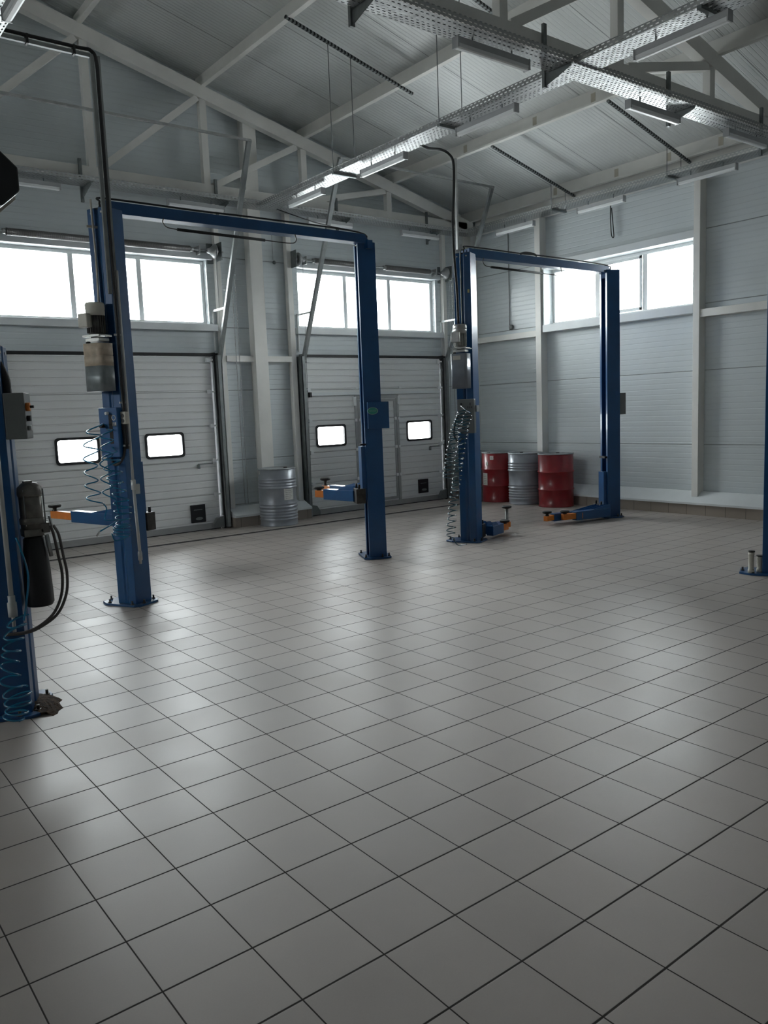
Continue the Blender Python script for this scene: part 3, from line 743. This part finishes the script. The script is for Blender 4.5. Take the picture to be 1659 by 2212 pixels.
def carriage(P, r, z, arms_=True):
    P.box(WU-.06, WU+.05, .03, WV-.03, z, z+.62).build('carriage', M['blue'], r, .004)
    k = P.box(WU+.02, WU+.13, .0, WV, z-.03, z+.14).build('arm_bracket', M['grease'], r, .006)
    for v in (.03, WV-.03):
        q = P.p(WU+.09, v); MB().cyl((q.x, q.y, z+.14), (q.x, q.y, z+.19), .014, n=12).build('arm_pin', M['black'], k)

def lift(name, C1, C2, H, label, zb, arms1, arms2, zc, rod, beam_y):
    P1, P2 = Post(C1, 1), Post(C2, -1)
    r = empty(name, ((C1[0]+C2[0])/2, C1[1], 0), label, 'car lift')
    build_post(P1, r, H); build_post(P2, r, H)
    a, b = P1.p(WU*.75, WV/2), P2.p(WU*.75, WV/2)
    MB().prism([(a.x-.02, zb), (b.x-.0, zb), (b.x+.02, zb+.03), (b.x-.03, zb+.095), (a.x-.02, zb+.105)], beam_y-.07, beam_y+.07, axis=1).build('crossbeam', M['blue'], r, .004)
    MB().box(a.x-.03, a.x+.06, beam_y-.02, beam_y+.10, zb-.10, zb+.09).build('beam_bracket', M['blue'], r); MB().box(b.x-.02, b.x+.05, beam_y-.10, beam_y+.06, zb-.06, zb+.03).build('beam_bracket', M['blue'], r)
    x0, x1, zr, y = rod
    MB().cyl((x0, y, zr), (x1, y, zr-.01), .014, n=12).build('safety_bar', M['rubber'], r)
    MB().tube(smooth_path([(x0-.13, y, zb), (x0-.14, y, zr+.05), (x0-.10, y, zr+.01), (x0, y, zr)]), .005).tube(smooth_path([(x1, y, zr-.01), (x1+.30, y, zr-.012), (x1+.37, y, zr+.02), (x1+.36, y, zb)]), .005).build('bar_hanger', M['grease'], r)
    MB().tube(smooth_path([P1.p(.05, .10, H-.02), P1.p(.02, .08, H+.05), (a.x, beam_y-.05, zb+.125), (a.x+.9, beam_y-.05, zb+.12), (b.x-1.4, beam_y-.05, zb+.125), (b.x-.1, beam_y-.05, zb+.11), P2.p(.12, .05, H-.01)]), .009).build('hydraulic_hose', M['rubber'], r)
    carriage(P1, r, zc[0]); carriage(P2, r, zc[1])
    for args in arms1: arm(r, *args[0], **args[1])
    for args in arms2: arm(r, *args[0], **args[1])
    return r, P1, P2
LA, P1, P2 = lift('car_lift', (2.597, 7.179), (5.645, 7.33), 3.55,
    'tall blue two-post car lift in front of the left gate, arms raised', 3.54,
    [(((2.68, 7.62), (2.47, 8.38), (2.385, 8.70), .70), dict(h=.115, pad=(.02, 0)))],
    [(((5.43, 7.60), (5.36, 8.12), (5.34, 8.20), .665), dict(h=.125, pad=(.0, 0))),
     (((5.56, 7.66), (5.58, 8.30), (5.60, 8.46), .70), dict(h=.11, pad=(.05, 0)))],
    (.70, .68), (3.32, 4.25, 3.455, 7.33), 7.42)
LB, P3, P4 = lift('car_lift', (7.04, 7.27), (9.965, 7.251), 3.56,
    'tall blue two-post car lift in front of the right gate, arms lowered to the floor', 3.52,
    [(((7.33, 7.33), (7.62, 7.42), (7.70, 7.44), .045), dict(h=.125, w_=.1, pad=(.0, 0))),
     (((7.38, 7.50), (7.80, 7.60), (7.90, 7.60), .045), dict(h=.11, w_=.09, pad=(.17, 0)))],
    [(((9.72, 7.28), (9.10, 7.40), (8.98, 7.44), .04), dict(h=.125, w_=.1, pad=(.0, 0))),
     (((9.74, 7.46), (8.84, 7.58), (8.74, 7.57), .04), dict(h=.11, w_=.09, pad=(.02, 0)))],
    (.06, .06), (7.46, 8.42, 3.42, 7.33), 7.42)
# left lift: power unit, controls, badge
motor(P1, LA, -.10, .115, 2.40, 2.73, 1.965, 'a')
cb = P1.box(-.085, -.005, -.03, .19, 1.38, 1.82).build('control_box', M['blue2'], LA, .005)
P1.box(-.088, -.085, .03, .07, 1.50, 1.76, MB()).build('door_gap', M['slot'], cb)
q = P1.p(-.1, .06, 1.77); MB().cyl(q, q+P1.n*.03, .013).build('indicator_button', M['pvc'], cb)
q = P1.p(-.09, .13, 1.66); MB().cyl(q, q+P1.n*.045, .016).build('switch_knob', M['black'], cb)
lb = MB()
for k in range(3): P1.box(-.0865, -.085, -.015+.02*k, -.002+.02*k, 1.655, 1.69, lb)
e = [(math.cos(t), math.sin(t)) for t in [2*math.pi*i/14 for i in range(14)]]
for i in range(14):
    a, b = e[i], e[(i+1) % 14]; lb.bar(P1.p(-.0865, .01+.022*a[0], 1.73+.022*a[1]), P1.p(-.0865, .01+.022*b[0], 1.73+.022*b[1]), .004, .004)
lb.build('panel_marking', M['paper'], cb)
P1.box(-.03, -.0, -.035, -.028, 1.40, 1.80).build('box_rim', M['blue'], cb)
sb = P2
bx = P2.box(.02, .17, -.055, -.003, 1.50, 1.80).build('safety_lock_cover', M['blue'], LA, .004)
P2.box(-.075, .03, -.055, -.003, 1.50, 1.80).build('safety_lock_box', M['blue'], LA, .004)
c = P2.p(.115, -.060, 1.70)
el = MB(); el2 = MB(); n = 28; pts = [c+P2.u*.062*math.cos(2*math.pi*i/n)+Vector((0, 0, .040*math.sin(2*math.pi*i/n))) for i in range(n)]
nv = -P2.v
el2.add([p-c+c+nv*.002 for p in pts]+[c+(p-c)+nv*0 for p in pts], [tuple(range(n))]+[(i, (i+1) % n, n+(i+1) % n, n+i) for i in range(n)])
bd = el2.build('oval_badge', M['gline'], LA); bd['label'] = 'green oval badge'
el.add([c+(p-c)*.9+nv*.003 for p in pts], [tuple(range(n))]); el.build('badge_face', M['green'], bd)
mk = MB()
for k in range(7): mk.bar(c+P2.u*(.036-.012*k)+nv*.0036+Vector((0, 0, -.010)), c+P2.u*(.032-.012*k)+nv*.0036+Vector((0, 0, .010)), .0025, .001, nv)
mk.build('badge_lettering', M['gline'], bd)
P2.box(.18, .26, .0, .03, 1.315, 1.335).build('latch_rod', M['black'], LA)
# right lift
motor(P3, LB, -.10, .115, 2.37, 2.70, 1.93, 'b')
cb = P3.box(-.07, -.005, -.03, .19, 1.38, 1.80).build('control_box', M['boxg'], LB, .005); cb['label'] = 'grey control box on the blue column'
P3.box(-.072, -.07, -.02, .18, 1.39, 1.79).build('box_door', M['boxg'], cb)
for v, z in ((.05, 1.58), (.05, 1.50), (.05, 1.44), (.13, 1.74)):
    q = P3.p(-.072, v, z); MB().cyl(q, q+P3.n*.02, .012).build('push_button', M['black'], cb)
lb = MB()
for k in range(3): P3.box(-.0735, -.072, -.01+.025*k, .008+.025*k, 1.685, 1.71, lb)
P3.box(-.0735, -.072, .01, .03, 1.72, 1.755, lb); lb.build('panel_marking', M['ink'], cb)
P3.box(-.02, .07, -.045, -.003, 1.64, 1.72).build('cable_gland_box', M['galv'], LB)
P4.box(-.11, -.003, .03, .09, 1.51, 1.82).build('safety_lock_box', M['boxg'], LB, .004)
P4.box(.19, .24, .02, .18, .88, .91).build('latch_rod', M['black'], LB)
q = P3.p(-.002, .03, 3.10); MB().obox(q, P3.u*.001, P3.v*.012, (0, 0, .02)).build('column_sticker', M['yell'], LB)

# partly visible lifts: left edge and right edge
P0 = Post((1.11, 4.92), -1)
LC = empty('car_lift', (1.0, 5.0, 0), 'dark blue lift column cut off by the left edge, with pump, hoses and grey box', 'car lift')
build_post(P0, LC, 2.15)
cb = P0.box(-.115, -.002, .0, .17, 1.62, 1.88).build('control_box', M['boxg'], LC, .005); cb['label'] = 'grey control box with an orange knob'
for z, mm_, rr_ in ((1.80, 'orange', .024), (1.735, 'black', .016), (1.68, 'galv', .014)):
    q = P0.p(-.115, .03, z); MB().cyl(q, q+P0.n*.022, rr_, n=16).build('switch_knob', M[mm_], cb)
q = P0.p(-.137, .03, 1.80); MB().cyl(q, q+P0.n*.02, .008, n=8).build('knob_pin', M['black'], cb)
MB().tube(smooth_path([P0.p(-.02, .06, 1.87), P0.p(-.015, .06, 1.97), P0.p(.03, .07, 2.08), P0.p(.05, .1, 2.14)]), .022, 10).build('cable_sleeve', M['rubber'], LC)
c = P0.p(-.082, .075)
MB().cyl((c.x, c.y, 1.10), (c.x, c.y, 1.33), .062, n=26).lathe([(.066, 1.125), (.069, 1.13), (.069, 1.16), (.063, 1.165)], (c.x, c.y, 0), 26).build('drive_motor', M['motorm'], LC)
MB().lathe([(.064, 1.285), (.069, 1.30), (.066, 1.34), (.04, 1.365), (.01, 1.37)], (c.x, c.y, 0), 26).box(c.x-.03, c.x+.015, c.y-.02, c.y+.02, 1.35, 1.378).build('fan_cover', M['motorm'], LC)
for k in (-.045, .062): MB().cyl((c.x+k, c.y-.045, 1.12), (c.x+k, c.y-.045, 1.33), .004, n=8).build('motor_tie_rod', M['galvd'], LC)
MB().box(c.x-.06, c.x+.05, c.y-.05, c.y+.05, 1.055, 1.10).box(c.x+.03, c.x+.085, c.y-.05, c.y, 1.07, 1.13).build('pump_block', M['motorm'], LC, .005)
MB().lathe([(.045, 1.055), (.060, 1.04), (.066, .98), (.074, .85), (.079, .72), (.080, .66), (.070, .642), (.02, .64)], (c.x+.002, c.y, 0), 30).build('oil_tank', M['black'], LC)
MB().bar((c.x+.075, c.y-.04, 1.12), (c.x+.095, c.y-.05, 1.10), .012, .012).bar((c.x+.095, c.y-.05, 1.10), (c.x+.080, c.y-.06, 1.17), .010, .010).cyl((c.x+.06, c.y-.05, 1.06), (c.x+.075, c.y-.055, .93), .012, n=10).build('release_lever', M['galv'], LC)
for dx, dz in ((0, 0), (.028, .01)):
    MB().tube(smooth_path([(c.x+.085+dx*.6, c.y-.05, 1.11), (c.x+.100+dx, c.y-.05, 1.05), (c.x+.112+dx, c.y-.06, .93), (c.x+.122+dx, c.y-.07, .82), (c.x+.105+dx, c.y-.08, .70), (c.x+.055+dx*.7, c.y-.08, .60-dz), (c.x-.02, c.y-.06, .535-dz), (c.x-.10, c.y-.04, .505-dz*.5), (c.x-.20, c.y-.0, .50)]), .0085, 10).build('hydraulic_hose', M['hyd'], LC)
g = MB(); 
def blob(cx, cy, rx, ry, n=26, z=.003):
    return [(cx+rx*math.cos(2*math.pi*i/n)*(1+random.uniform(-.18, .18)), cy+ry*math.sin(2*math.pi*i/n)*(1+random.uniform(-.18, .18))) for i in range(n)]
rings = [[(1.185+rx*math.cos(2*math.pi*i/26)*(1+random.uniform(-.2, .2)), 5.07+ry*math.sin(2*math.pi*i/26)*(1+random.uniform(-.2, .2)), z) for i in range(26)] for rx, ry, z in ((.12, .21, 0), (.10, .18, .02), (.07, .13, .034), (.035, .07, .042), (.01, .02, .045))]
g.add([p for R_ in rings for p in R_], [(k*26+i, k*26+(i+1) % 26, (k+1)*26+(i+1) % 26, (k+1)*26+i) for k in range(4) for i in range(26)]+[tuple(range(104, 130))]); g.build('rust_and_grime', M['grime'], LC)
tag(MB().cyl((1.045, 4.865, .68), (1.045, 4.865, 2.12), .014, n=14).lathe([(.026, .62), (.026, .70), (.020, .705), (.020, .74)], (1.045, 4.865, 0), 16).cyl((1.045, 4.865, .53), (1.045, 4.865, .63), .010, n=12).build('cable_conduit', M['pipe']), 'white conduit down the lift column at the left edge', 'conduit')
P5 = Post((7.547, 3.618), 1)
LD = empty('car_lift', (7.65, 3.75, 0), 'dark blue lift column cut off by the right edge of the photo', 'car lift')
build_post(P5, LD, 2.82)
for u, v, h, r_, lb_ in ((-.015, .315, .215, .028, 'taller grey adapter tube standing on the base plate at the right edge'), (.035, .245, .165, .026, 'shorter grey adapter tube beside the right-edge lift column')):
    q = P5.p(u, v)
    o = empty('pad_adapter', (q.x, q.y, .02), lb_, 'adapter', 'lift pad adapters at the right edge')
    MB().lathe([(r_*1.1, .02), (r_*1.1, .05), (r_*.9, .055), (r_*.9, .02+h*.8), (r_, .02+h*.82), (r_, .02+h*.93)], (q.x, q.y, 0), 20).build('tube', M['ivory'], o)
    MB().lathe([(r_*.8, .02+h*.93), (r_*1.15, .02+h*.94), (r_*1.15, .02+h)], (q.x, q.y, 0), 20).build('rim', M['grease'], o)

# ---------------------------------------------------------------- conduits and supply cables of the two lifts
x, y = 2.605, 7.125
o = empty('cable_conduit', (x+.02, y, .4), 'white conduit running down the front corner of the left lift column', 'conduit')
MB().cyl((x+.03, y, 1.13), (x+.03, y, 3.0), .013, n=12).cyl((x+.04, y-.005, .52), (x+.03, y, 1.10), .014, n=12).build('pipe', M['pipe'], o)
MB().lathe([(.022, 1.08), (.022, 1.17)], (x+.032, y, 0), 14).box(x+.035, x+.085, y-.015, y+.012, 1.04, 1.13).build('junction', M['pipe'], o, .004)
MB().lathe([(.012, .40), (.012, .43), (.02, .435), (.02, .50), (.016, .52)], (x+.04, y-.005, 0), 14).build('nozzle', M['galv'], o)
for z in (2.45, 1.86, 1.48): MB().box(x-.035, x+.02, y-.012, y+.01, z-.008, z+.008).build('clip', M['pipe'], o)
o = empty('cable_rail', (x, y, 2.8), 'galvanised rail with black cable dropping from the left tray to the lift column', 'cable rail')
MB().box(x-.055, x-.025, y-.01, y+.02, 2.80, 4.76).box(1.70, x-.03, y, y+.03, 4.735, 4.765).box(x+.012, x+.03, y, y+.03, 2.8, 4.76).build('rail', M['track'], o)
MB().tube(smooth_path([(1.5, y, 4.79), (2.0, y, 4.79), (2.45, y, 4.79), (2.56, y-.005, 4.785), (x-.005, y-.005, 4.70), (x-.003, y-.005, 4.4), (x-.003, y-.005, 3.2), (x-.003, y-.005, 2.5), (x-.003, y-.005, 1.9), (x-.003, y-.005, 1.45)], 8), .0155, 10).build('cable', M['rubber'], o)
for xx in (2.05, 2.42): MB().box(xx-.008, xx+.008, y-.02, y+.035, 4.725, 4.80).build('cable_tie', M['rubber'], o)
q0 = P1.p(-.025, .14)
tag(MB().tube(smooth_path([(q0.x, q0.y, 3.62), (q0.x+.002, q0.y-.002, 3.4), (q0.x+.008, q0.y, 3.1), (q0.x, q0.y, 2.74)]), .010).box(q0.x-.05, q0.x+.05, q0.y-.004, q0.y+.01, 3.38, 3.40).build('motor_cable', M['ivory']), 'pale cable running down to the motor of the left lift', 'cable')
q1 = P1.p(-.02, -.045)
so = empty('power_socket', (q1.x, q1.y, 1.67), 'white double power socket on the left lift column', 'socket')
MB().obox((q1.x, q1.y, 1.725), P1.u*.022, P1.v*.042, (0, 0, .055)).build('socket_box', M['ivory'], so, .006)
for z in (1.745, 1.700):
    q = P1.p(-.043, -.055, z); MB().cyl(q, q+P1.n*.003, .017, n=18).build('outlet', M['ink'], so)
# right lift supply cable, from the lengthwise tray
tag(MB().tube(smooth_path([(6.38, 7.36, 4.72), (6.52, 7.38, 4.70), (6.75, 7.42, 4.73), (6.88, 7.42, 4.70), (6.93, 7.40, 4.60), (6.90, 7.37, 4.3), (6.83, 7.33, 3.9), (6.78, 7.27, 3.5), (6.80, 7.26, 3.1), (6.81, 7.26, 2.7)], 8), .016, 10).build('supply_cable', M['rubber']), 'black cable hanging from the lengthwise tray to the right lift', 'cable')
tag(MB().box(6.955, 6.98, 7.39, 7.42, 3.60, 4.66).build('cable_rail', M['galv']), 'thin galvanised rail dropping above the right lift column', 'cable rail')
q0 = P3.p(-.012, .12)
tag(MB().tube(smooth_path([P3.p(.05, .1, 3.6), (q0.x, q0.y, 3.56), (q0.x, q0.y, 3.2), (q0.x, q0.y, 2.7)]), .009).build('motor_cable', M['galvd']), 'grey cable running down to the motor of the right lift', 'cable')
tag(MB().tube(smooth_path([(8.05, 7.38, 3.64), (8.15, 7.38, 3.66), (8.28, 7.38, 3.66), (8.36, 7.38, 3.64)]), .014).build('hose_coupling', M['rubber']), 'black hose joint lying on the crossbeam of the right lift', 'hose')
q = P4.p(.1, .08); ra = [(q.x+.10*math.cos(t), q.y-.05*math.cos(t), 3.56+.09*math.sin(t)) for t in [math.pi*i/14 for i in range(15)]]
tag(MB().tube(ra, .004, 6).build('loop_wire', M['galvd']), 'thin wire looping over the top of the far right lift column', 'wire')
q = P2.p(.1, .08)
tag(MB().tube(smooth_path([(q.x-.12, q.y, 3.60), (q.x+.0, q.y, 3.64), (q.x+.10, q.y+.3, 3.75), (q.x+.55, q.y+1.8, 4.2), (q.x+.9, q.y+3.4, 4.76)]), .008, 6).build('supply_cable', M['rubber']), 'thin cable rising from the top of the left lift to the gable tray', 'cable')

# ---------------------------------------------------------------- coiled air hoses
def coil(pts, r, turns, tr, mm_, name, label, tail=None, tilt=.15, lead=None):
    C_ = smooth_path(pts, 30); n = int(turns*18); out = []
    for i in range(n+1):
        f = i/n*(len(C_)-1); k = min(int(f), len(C_)-2); c = C_[k].lerp(C_[k+1], f-k)
        t = 2*math.pi*turns*i/n; rr = r(i/n) if callable(r) else r
        w_ = tilt*math.sin(t*.137+.8); out.append(c+Vector((rr*math.cos(t)*(1+.12*math.sin(t*.21)), rr*math.sin(t), rr*w_*math.cos(t)+rr*tilt*.5*math.sin(t*.31))))
    mb = MB()
    if lead: out = smooth_path([Vector(p) for p in lead]+[out[0]], 6)[:-1]+out
    if tail: out = out+smooth_path([out[-1]]+[Vector(p) for p in tail], 6)[1:]
    mb.tube(out, tr, 6)
    return tag(mb.build(name, M[mm_]), label, 'air hose')
coil([(2.30, 7.0, 1.67), (2.24, 6.99, 1.45), (2.22, 6.98, 1.2), (2.24, 6.98, 1.0)], .06, 6, .006, 'hose', 'coiled_air_hose', 'loosely stretched blue coiled hose left of the left lift column, upper one', [(2.33, 6.98, .95), (2.30, 6.95, .86), (2.40, 6.95, .84), (2.24, 6.95, .76)], lead=[P1.p(-.08, .10, 1.66), P1.p(-.13, .10, 1.68)])
coil([(2.40, 6.99, 1.43), (2.43, 6.99, 1.2), (2.47, 6.99, 1.0), (2.47, 6.99, .84), (2.455, 6.99, .76), (2.45, 6.99, .69)], .068, 13, .006, 'hose', 'coiled_air_hose', 'blue coiled hose hanging down the front of the left lift column', [(2.37, 6.93, .67), (2.34, 6.93, .74)], lead=[P1.p(-.08, .04, 1.46), P1.p(-.12, .03, 1.47)])
coil([(2.40, 7.0, 1.62), (2.37, 6.98, 1.45), (2.34, 6.96, 1.22), (2.36, 6.96, 1.02)], .05, 5, .006, 'hose', 'coiled_air_hose', 'blue hose in wide loops tangled between the two coils of the left lift', [(2.42, 6.94, .9)], lead=[P1.p(-.08, .07, 1.62), P1.p(-.12, .07, 1.63)])
q = Vector((2.245, 6.95, .765)); tag(MB().cyl(q, q+Vector((-.03, 0, -.04)), .008, n=10).build('hose_coupling', M['motor']), 'small metal hose end beside the raised arm', 'coupling')
coil([(6.74, 7.15, 1.66), (6.61, 7.15, 1.43), (6.52, 7.15, 1.15), (6.46, 7.15, .86)], .052, 17, .006, 'hosed', 'coiled_air_hose', 'dark teal coiled hose swinging out left of the right lift column', lead=[P3.p(-.06, .12, 1.70), P3.p(-.11, .13, 1.72)])
coil([(6.76, 7.08, 1.62), (6.69, 7.09, 1.40), (6.62, 7.10, 1.1), (6.56, 7.10, .82), (6.49, 7.10, .5), (6.44, 7.11, .14)], .052, 27, .006, 'hosed', 'coiled_air_hose', 'dark teal coiled hose reaching the base plate of the right lift', [(6.56, 7.1, .05), (6.72, 7.12, .04)], lead=[P3.p(-.06, .09, 1.68), P3.p(-.10, .09, 1.68)])
coil([(1.06, 4.80, .62), (1.02, 4.80, .50), (.99, 4.79, .38), (.98, 4.79, .24)], .05, 6, .006, 'hose', 'coiled_air_hose', 'blue hose bunched in loops under the conduit at the left edge', None, .3)
coil([(1.0, 4.78, .22), (1.01, 4.78, .16), (1.0, 4.78, .10), (.97, 4.78, .05)], .065, 4, .006, 'hose', 'coiled_air_hose', 'wide bright blue hose loops near the floor at the left edge', [(1.0, 4.76, .04)], .15)
tag(MB().tube(smooth_path([P0.p(-.005, -.01, 1.06), P0.p(-.03, -.04, 1.0), (1.135, 4.82, .85), (1.11, 4.81, .70), (1.085, 4.80, .60)]), .006).build('air_hose', M['hose']), 'blue hose curving down beside the black oil tank', 'air hose')
tag(MB().tube(smooth_path([P3.p(-.07, .17, 1.62), P3.p(-.09, .22, 1.5), P3.p(-.09, .23, 1.35), P3.p(-.06, .19, 1.28), P3.p(-.02, .15, 1.32)]), .011).build('air_hose', M['rubber']), 'black hose hooked under the grey control box of the right lift', 'hose')
tag(MB().tube(smooth_path([P1.p(-.03, -.03, 1.72), P1.p(-.03, -.045, 1.5), P1.p(-.05, -.02, 1.36), P1.p(-.06, .06, 1.31), P1.p(-.03, .13, 1.36)]), .013).build('air_hose', M['rubber']), 'black hose curving under the blue control box of the left lift', 'hose')

# ---------------------------------------------------------------- oil drums
def make_drum(corr, body, name='oil_drum'):
    r = empty(name, (0, 0, 0)); R_ = .288; H = .88
    pr = [(R_-.012, 0), (R_+.004, .0), (R_+.006, .012), (R_, .02)]
    def hoop(z, a=.014, h=.018): return [(R_, z-h), (R_+a*.8, z-h*.4), (R_+a, z), (R_+a*.8, z+h*.4), (R_, z+h)]
    if corr:
        for z in (.10, .145, .19, .235): pr += hoop(z, .008, .016)
    pr += hoop(.29)
    if corr: pr += hoop(.335, .006, .014)
    pr += hoop(.585)
    if corr:
        for z in (.63, .675, .72): pr += hoop(z, .008, .016)
    pr += [(R_, .86), (R_+.006, .868), (R_+.006, .88), (R_-.004, .882), (R_-.008, .865)]
    pr = sorted(pr, key=lambda p: p[1])[:-3]+[(R_+.006, .88), (R_-.004, .882), (R_-.008, .865)]
    MB().lathe(pr, (0, 0, 0), 56).build('drum_body', body, r)
    MB().lathe([(R_+.008, .868), (R_+.010, .876), (R_+.006, .886), (R_-.006, .886), (R_-.012, .870), (.02, .870)], (0, 0, 0), 56).build('drum_rim', M['lid'], r)
    MB().lathe([(.03, .870), (.03, .882), (.024, .884)], (.17, .02, 0), 16).build('bung_cap', M['grease'], r)
    return r
def sheet(parent, ang, z0, z1, wd, name='paper_label', m_='paper', lines=0, R_=.2925):
    mb = MB(); n = 6; vs = []; k = wd/R_
    for i in range(n+1):
        t = ang-k/2+k*i/n; vs += [(R_*math.cos(t), R_*math.sin(t), z0), (R_*math.cos(t), R_*math.sin(t), z1)]
    o = MB(); o.add(vs, [(2*i, 2*i+2, 2*i+3, 2*i+1) for i in range(n)], True)
    me_o = o.build(name, M[m_], None); me_o.location = (0, 0, 0)
    # rebuild relative to the drum axis
    me = me_o.data
    for i, v in enumerate(vs): me.vertices[i].co = v
    me_o.parent = parent
    if lines:
        t_ = MB()
        for j in range(lines):
            z = z1-(z1-z0)*(j+1)/(lines+1); a0, a1 = ang-k*.38, ang+k*(.38-.2*random.random())
            R2 = R_+.0012
            for i in range(3):
                u0, u1 = a0+(a1-a0)*i/3, a0+(a1-a0)*(i+1)/3
                t_.add([(R2*math.cos(u0), R2*math.sin(u0), z-.004), (R2*math.cos(u1), R2*math.sin(u1), z-.004), (R2*math.cos(u1), R2*math.sin(u1), z), (R2*math.cos(u0), R2*math.sin(u0), z)], [(0,1,2,3)])
        p = t_.build('label_text', M['ink'], None); vv = [tuple(v) for v in t_.v]
        for i, v in enumerate(vv): p.data.vertices[i].co = v
        p.location = (0, 0, 0); p.parent = me_o
dg = make_drum(True, M['drum']); dr = make_drum(False, M['red'])
DG = 'oil drums standing along the walls'
d2, d3, d4 = copy_tree(dg), copy_tree(dg), copy_tree(dr)
for o, loc, rz, lb_ in ((dg, (6.32, 10.93, 0), 0, 'grey ribbed steel drum standing alone between the two gates'),
                        (d2, (10.50, 9.60, 0), 1.0, 'grey ribbed steel drum standing between the two red drums'),
                        (d3, (10.50, 10.88, 0), 0, 'grey drum in the corner, mostly hidden behind the lift column'),
                        (dr, (10.50, 8.92, 0), .4, 'red steel drum at the right end of the row by the side wall'),
                        (d4, (10.50, 10.25, 0), 2.2, 'red steel drum with white labels, left of the ribbed grey one')):
    o.location = loc; o.rotation_euler = (0, 0, rz); tag(o, lb_, 'drum', DG)
va = math.atan2(-10.985, -6.345)
sheet(dg, va+.62, .40, .60, .17, lines=6)
sheet(dg, va-1.15, .80, .855, .05)
sheet(dr, va+1.25-.4, .755, .82, .075, lines=2); 
sheet(d4, math.atan2(-10.2, -10.5)-.95-2.2, .30, .52, .13, lines=6)
sheet(d4, math.atan2(-10.2, -10.5)-.40-2.2, .76, .83, .07, lines=2)
sheet(d4, math.atan2(-10.2, -10.5)-.75-2.2, .66, .72, .05)
sheet(d3, math.atan2(-10.9, -10.5)+.15, .40, .60, .16, lines=5)

# ---------------------------------------------------------------- small wall fittings and the hanging black housing
tag(MB().tube(smooth_path([(10.93, 8.12, 4.80), (10.94, 8.13, 4.6), (10.94, 8.12, 4.35), (10.94, 8.10, 4.26), (10.94, 8.07, 4.26), (10.94, 8.08, 4.4), (10.94, 8.11, 4.7)]), .008).build('hanging_cable', M['rubber']), 'short dark cable loop dangling above the side-wall window', 'cable')
o = empty('wall_outlet', (10.97, 10.33, 3.05), 'small grey outlet on a thin conduit left of the side-wall window', 'outlet')
MB().cyl((10.985, 10.36, 3.05), (10.985, 10.36, 4.75), .007, n=8).build('conduit', M['galvd'], o)
MB().lathe([(.045, 0), (.045, .03), (.03, .04)], (10.99, 10.31, 3.10), 18, (-1, 0, 0)).build('outlet_box', M['boxg'], o)
o = empty('wall_hook', (6.72, 11.39, 4.05), 'small dark hook with a string on the wall between the gates', 'hook')
MB().cyl((6.72, 11.37, 4.12), (6.72, 11.37, 4.55), .003, n=6).build('string', M['galvd'], o)
MB().lathe([(.02, 0), (.03, .02), (.012, .03)], (6.74, 11.39, 4.08), 12, (0, -1, 0)).build('hook_plate', M['galvd'], o)
o = empty('hanging_housing', (1.45, 6.5, 3.27), 'black faceted housing with a pale lower rim at the left edge under the trays', 'housing')
def octo(cx, cz, rx, rz, n=8, ph=.39): return [(cx+rx*math.cos(2*math.pi*i/n+ph), cz+rz*math.sin(2*math.pi*i/n+ph)) for i in range(n)]
MB().prism(octo(1.49, 3.47, .235, .215), 6.42, 6.62, axis=1).build('housing', M['black'], o, .012)
MB().prism(octo(1.505, 3.455, .235, .215), 6.62, 6.64, axis=1).build('rim', M['ivory'], o)
MB().box(1.40, 1.46, 6.5, 6.56, 3.66, 4.70).build('hanger', M['galvd'], o)
